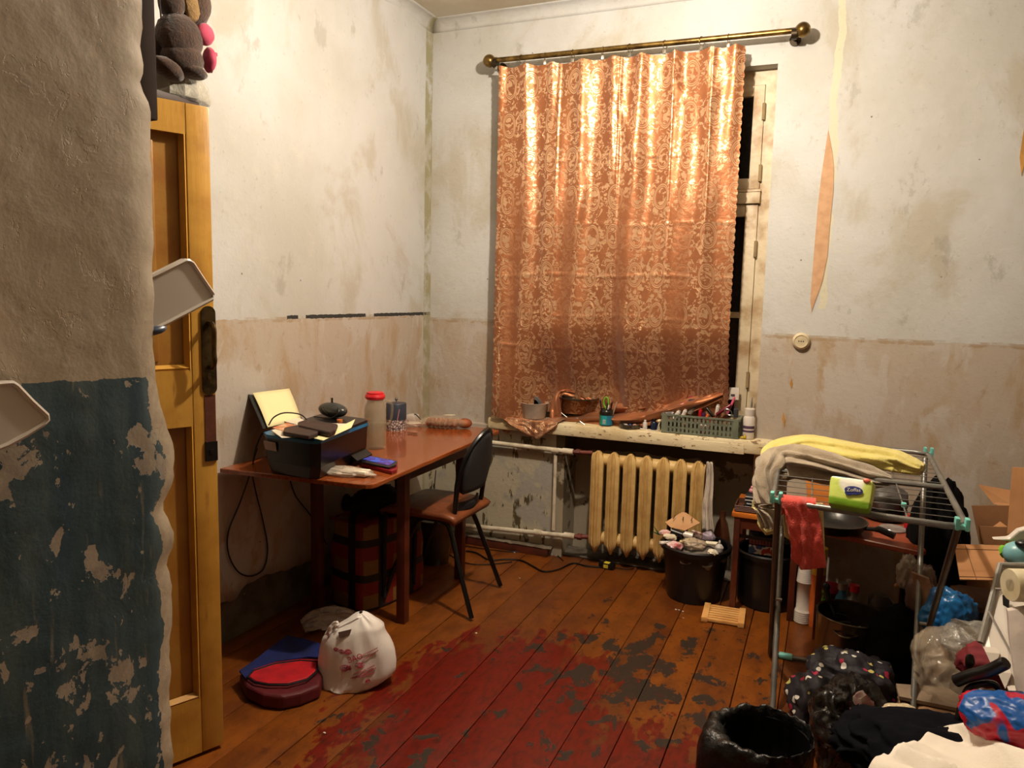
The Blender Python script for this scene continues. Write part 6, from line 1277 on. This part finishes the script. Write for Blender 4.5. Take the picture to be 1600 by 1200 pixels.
b=MB(); b.poly([wq(1575,955,2.10),wq(1640,945,2.10),wq(1640,1100,1.98),wq(1592,1098,1.98),wq(1578,1000,2.06)],(0,.02,0)); b.build('inner_wall',M('offwhite_plastic',(206,194,184),.3),wp,smooth=False)
# film roll
p0=Q(1578,914,2.12); o=thing('film_roll','thick roll of whitish stretch film lying on the white container','film roll',p0,rot=(0,0,R(22)))
b=MB(); b.lathe([(.016,0),(.038,0),(.040,.004),(.040,.30),(.016,.30),(.016,0)],(0,0,0),36,'X'); b.build('film_layers',M('stretch_film',(216,206,176),.25,c2=(196,182,146),sc=14),o)
b=MB(); b.lathe([(.013,.002),(.016,.002),(.016,.30),(.013,.30),(.013,.002)],(0,0,0),24,'X'); b.build('cardboard_core',MCB2,o)
# toys above
q=Q(1594,866,2.4); b=MB(); b.ball((0,0,0),(.042,.04,.036),3); tbl=single('teal_ball',b,M('dusty_teal',(120,176,184),.35),'dusty teal ball toy at the right edge above the film roll','toy',q)
b=MB(); b.ball((0,0,0),(.022,.02,.012),2); b.build('knob',MTUB,tbl).location=Q(1600,850,2.38)-q
b=MB(); b.poly([(-.07,0,-.005),(-.03,0,.004),(-.01,0,.03),(.03,0,.05),(.06,0,.05),(.06,0,-.005)],(0,.03,0)); ob=single('white_wing_toy',b,MWPL,'white wing shaped plastic piece above the teal ball','toy',Q(1596,846,2.48),smooth=False); mm=ob.modifiers.new('b','BEVEL'); mm.width=.005; mm.segments=2
b=MB(); crumple(b,(0,0,0),(.028,.02,.022),66,.3,2,3,-.9); single('lime_leaf_toy',b,M('lime_plastic',(120,190,50),.4),'lime green plastic piece left of the teal ball','toy',Q(1581,862,2.46))
# foreground right: cardboard, black arm, bags
b=MB(); P_=[at(1388,1092,z=.10),at(1440,1078,z=.14),at(1600,1110,z=.12),at(1600,1170,z=.10),at(1450,1150,z=.08)]; c=sum(P_,Vector())/5; b.poly([p-c for p in P_],(0,0,-.02)); single('flat_cardboard',b,M('kraft_board2',(168,128,88),.85,c2=(140,104,70)),'flattened cardboard lying on the floor pile at the lower right','cardboard',c,smooth=False)
b=MB(); P_=[at(1400,1068,z=.15),at(1480,1074,z=.16),at(1520,1100,z=.14),at(1495,1106,z=.13),at(1405,1088,z=.14)]; c=sum(P_,Vector())/5; b.poly([p-c for p in P_],(0,0,-.012)); single('paper_wad',b,M('beige_paper',(150,128,104),.8,bump=.5),'beige folded paper lying between airer leg and clear sack','paper',c,smooth=False)
ar=thing('office_chair','black plastic chair armrest sticking out of the heap at the lower right','chair',Q(1530,1085,2.0))
b=MB(); pts=[Q(1492,1065,2.02),Q(1515,1056,2.0),Q(1545,1048,1.98),Q(1572,1035,1.96)]; b.tube(smoothpath([p-ar.location for p in pts],6),[.008]+[.015]*17+[.013],10); b.build('arm_pad',MTUB,ar)
b=MB(); b.tube(smoothpath([p-ar.location for p in (Q(1495,1128,2.02),Q(1505,1095,2.02),Q(1514,1075,2.02),Q(1535,1068,2.0),Q(1555,1070,2.0),Q(1565,1090,2.0),Q(1568,1110,2.0))],6),.008,8); b.build('arm_bracket',MTUB,ar)
b=MB(); crumple(b,(0,0,0),(.055,.04,.030),71,.22,1.8,4,-.9); single('white_film_bag',b,glassy('white_film',(214,196,160),.2,.85,.8,40),'small crumpled whitish bag at the tip of the dark jacket','bag',Q(1415,1123,2.1))
b=MB(); crumple(b,(0,0,0),(.22,.14,.085),72,.22,1.5,5,-.9); single('navy_jacket',b,M('navy_jacket',(9,9,14),.95,c2=(14,14,22),bump=.4,bs=40,spec=.1),'dark navy jacket lying beyond the white sheet','jacket',Q(1450,1168,1.93)+Vector((.02,.02,-.04)))
t=NT('red_blue_satin'); n=t.noise(t.obj,8,2,.4,.5); t.col(t.mix(t.ramp(n,.49,.51),rgb(18,84,160),rgb(176,20,46))); t.set(rough=.38); t.bump(t.noise(t.obj,9,4),.5,.02)
b=MB(); crumple(b,(0,0,0),(.10,.075,.062),73,.18,1.1,5,-.9); single('red_blue_bag',b,t.m,'shiny blue and red patterned bag behind the white sheet','bag',Q(1572,1136,1.88)+Vector((.02,.03,0)))
# bed edge with white sheet
bd=thing('bed','bed corner under the white sheet in the lower right foreground','bed',(.75,1.2,0))
b=MB(); b.box((.0,-.1,.30),(1.14,1.1,.20),bev=.03); b.build('mattress',M('wine_blanket',(120,40,40),.9,c2=(96,28,30),bump=.5),bd); b=MB(); b.box((0,-.1,.15),(1.10,1.06,.10)); b.build('bed_frame',MTL,bd)
for x,y in ((-.5,.36),(.5,.36),(-.5,-.56),(.5,-.56)): b=MB(); b.box((x,y,.05),(.05,.05,.10)); b.build('leg',MTL,bd)
eb=[(1352,1225),(1362,1200),(1382,1186),(1405,1174),(1432,1160),(1462,1146),(1478,1139),(1500,1138),(1530,1147),(1560,1153),(1590,1162),(1640,1172),(1720,1185)]
E_=[at(x,y,z=.46+.03*math.sin(i*.9)) for i,(x,y) in enumerate(eb)]; ES=smoothpath(E_,8)
def sh(u,v):
    k=u*(len(ES)-1); i=min(int(k),len(ES)-2); e=ES[i].lerp(ES[i+1],k-i); inn=Vector((.22+u*1.0,.75,.44))
    if v<.12: s=v/.12; return Vector((e.x-.012*(1-s),e.y+.02*(1-s)+.006*mn.noise(Vector((u*14,0,3))),e.z-.07*(1-s)**1.5))
    s=(v-.12)/.88; p=e.lerp(inn,s); d=(p-Vector((.05,2.1,.45))).length
    p.z+=.042*(1-abs(mn.noise(Vector((p.x*3.0+p.y*7.0,p.y*2.0-p.x*1.0,1.0))))*2.4)*min(1,s*6+.2)+.014*(1-2*abs(mn.noise(Vector((p.x*9+p.y*14,p.y*3,2)))))+.004*mn.noise(p*20)
    return p
b=MB(); b.grid(sh,150,90); single('white_sheet',b,M('white_cotton',(236,228,214),.85,c2=(226,216,200),sc=3,bump=.3,bs=200),'rumpled white bed sheet filling the lower right corner','sheet',solid=.002)
b=MB(); b.tube([Vector(p)+Vector((-.012,.012,-.045)) for p in ES[8:52]],.016,8); single('wine_blanket_edge',b,M('wine_blanket',(120,40,40),.9),'wine red blanket edge showing under the white sheet','blanket')
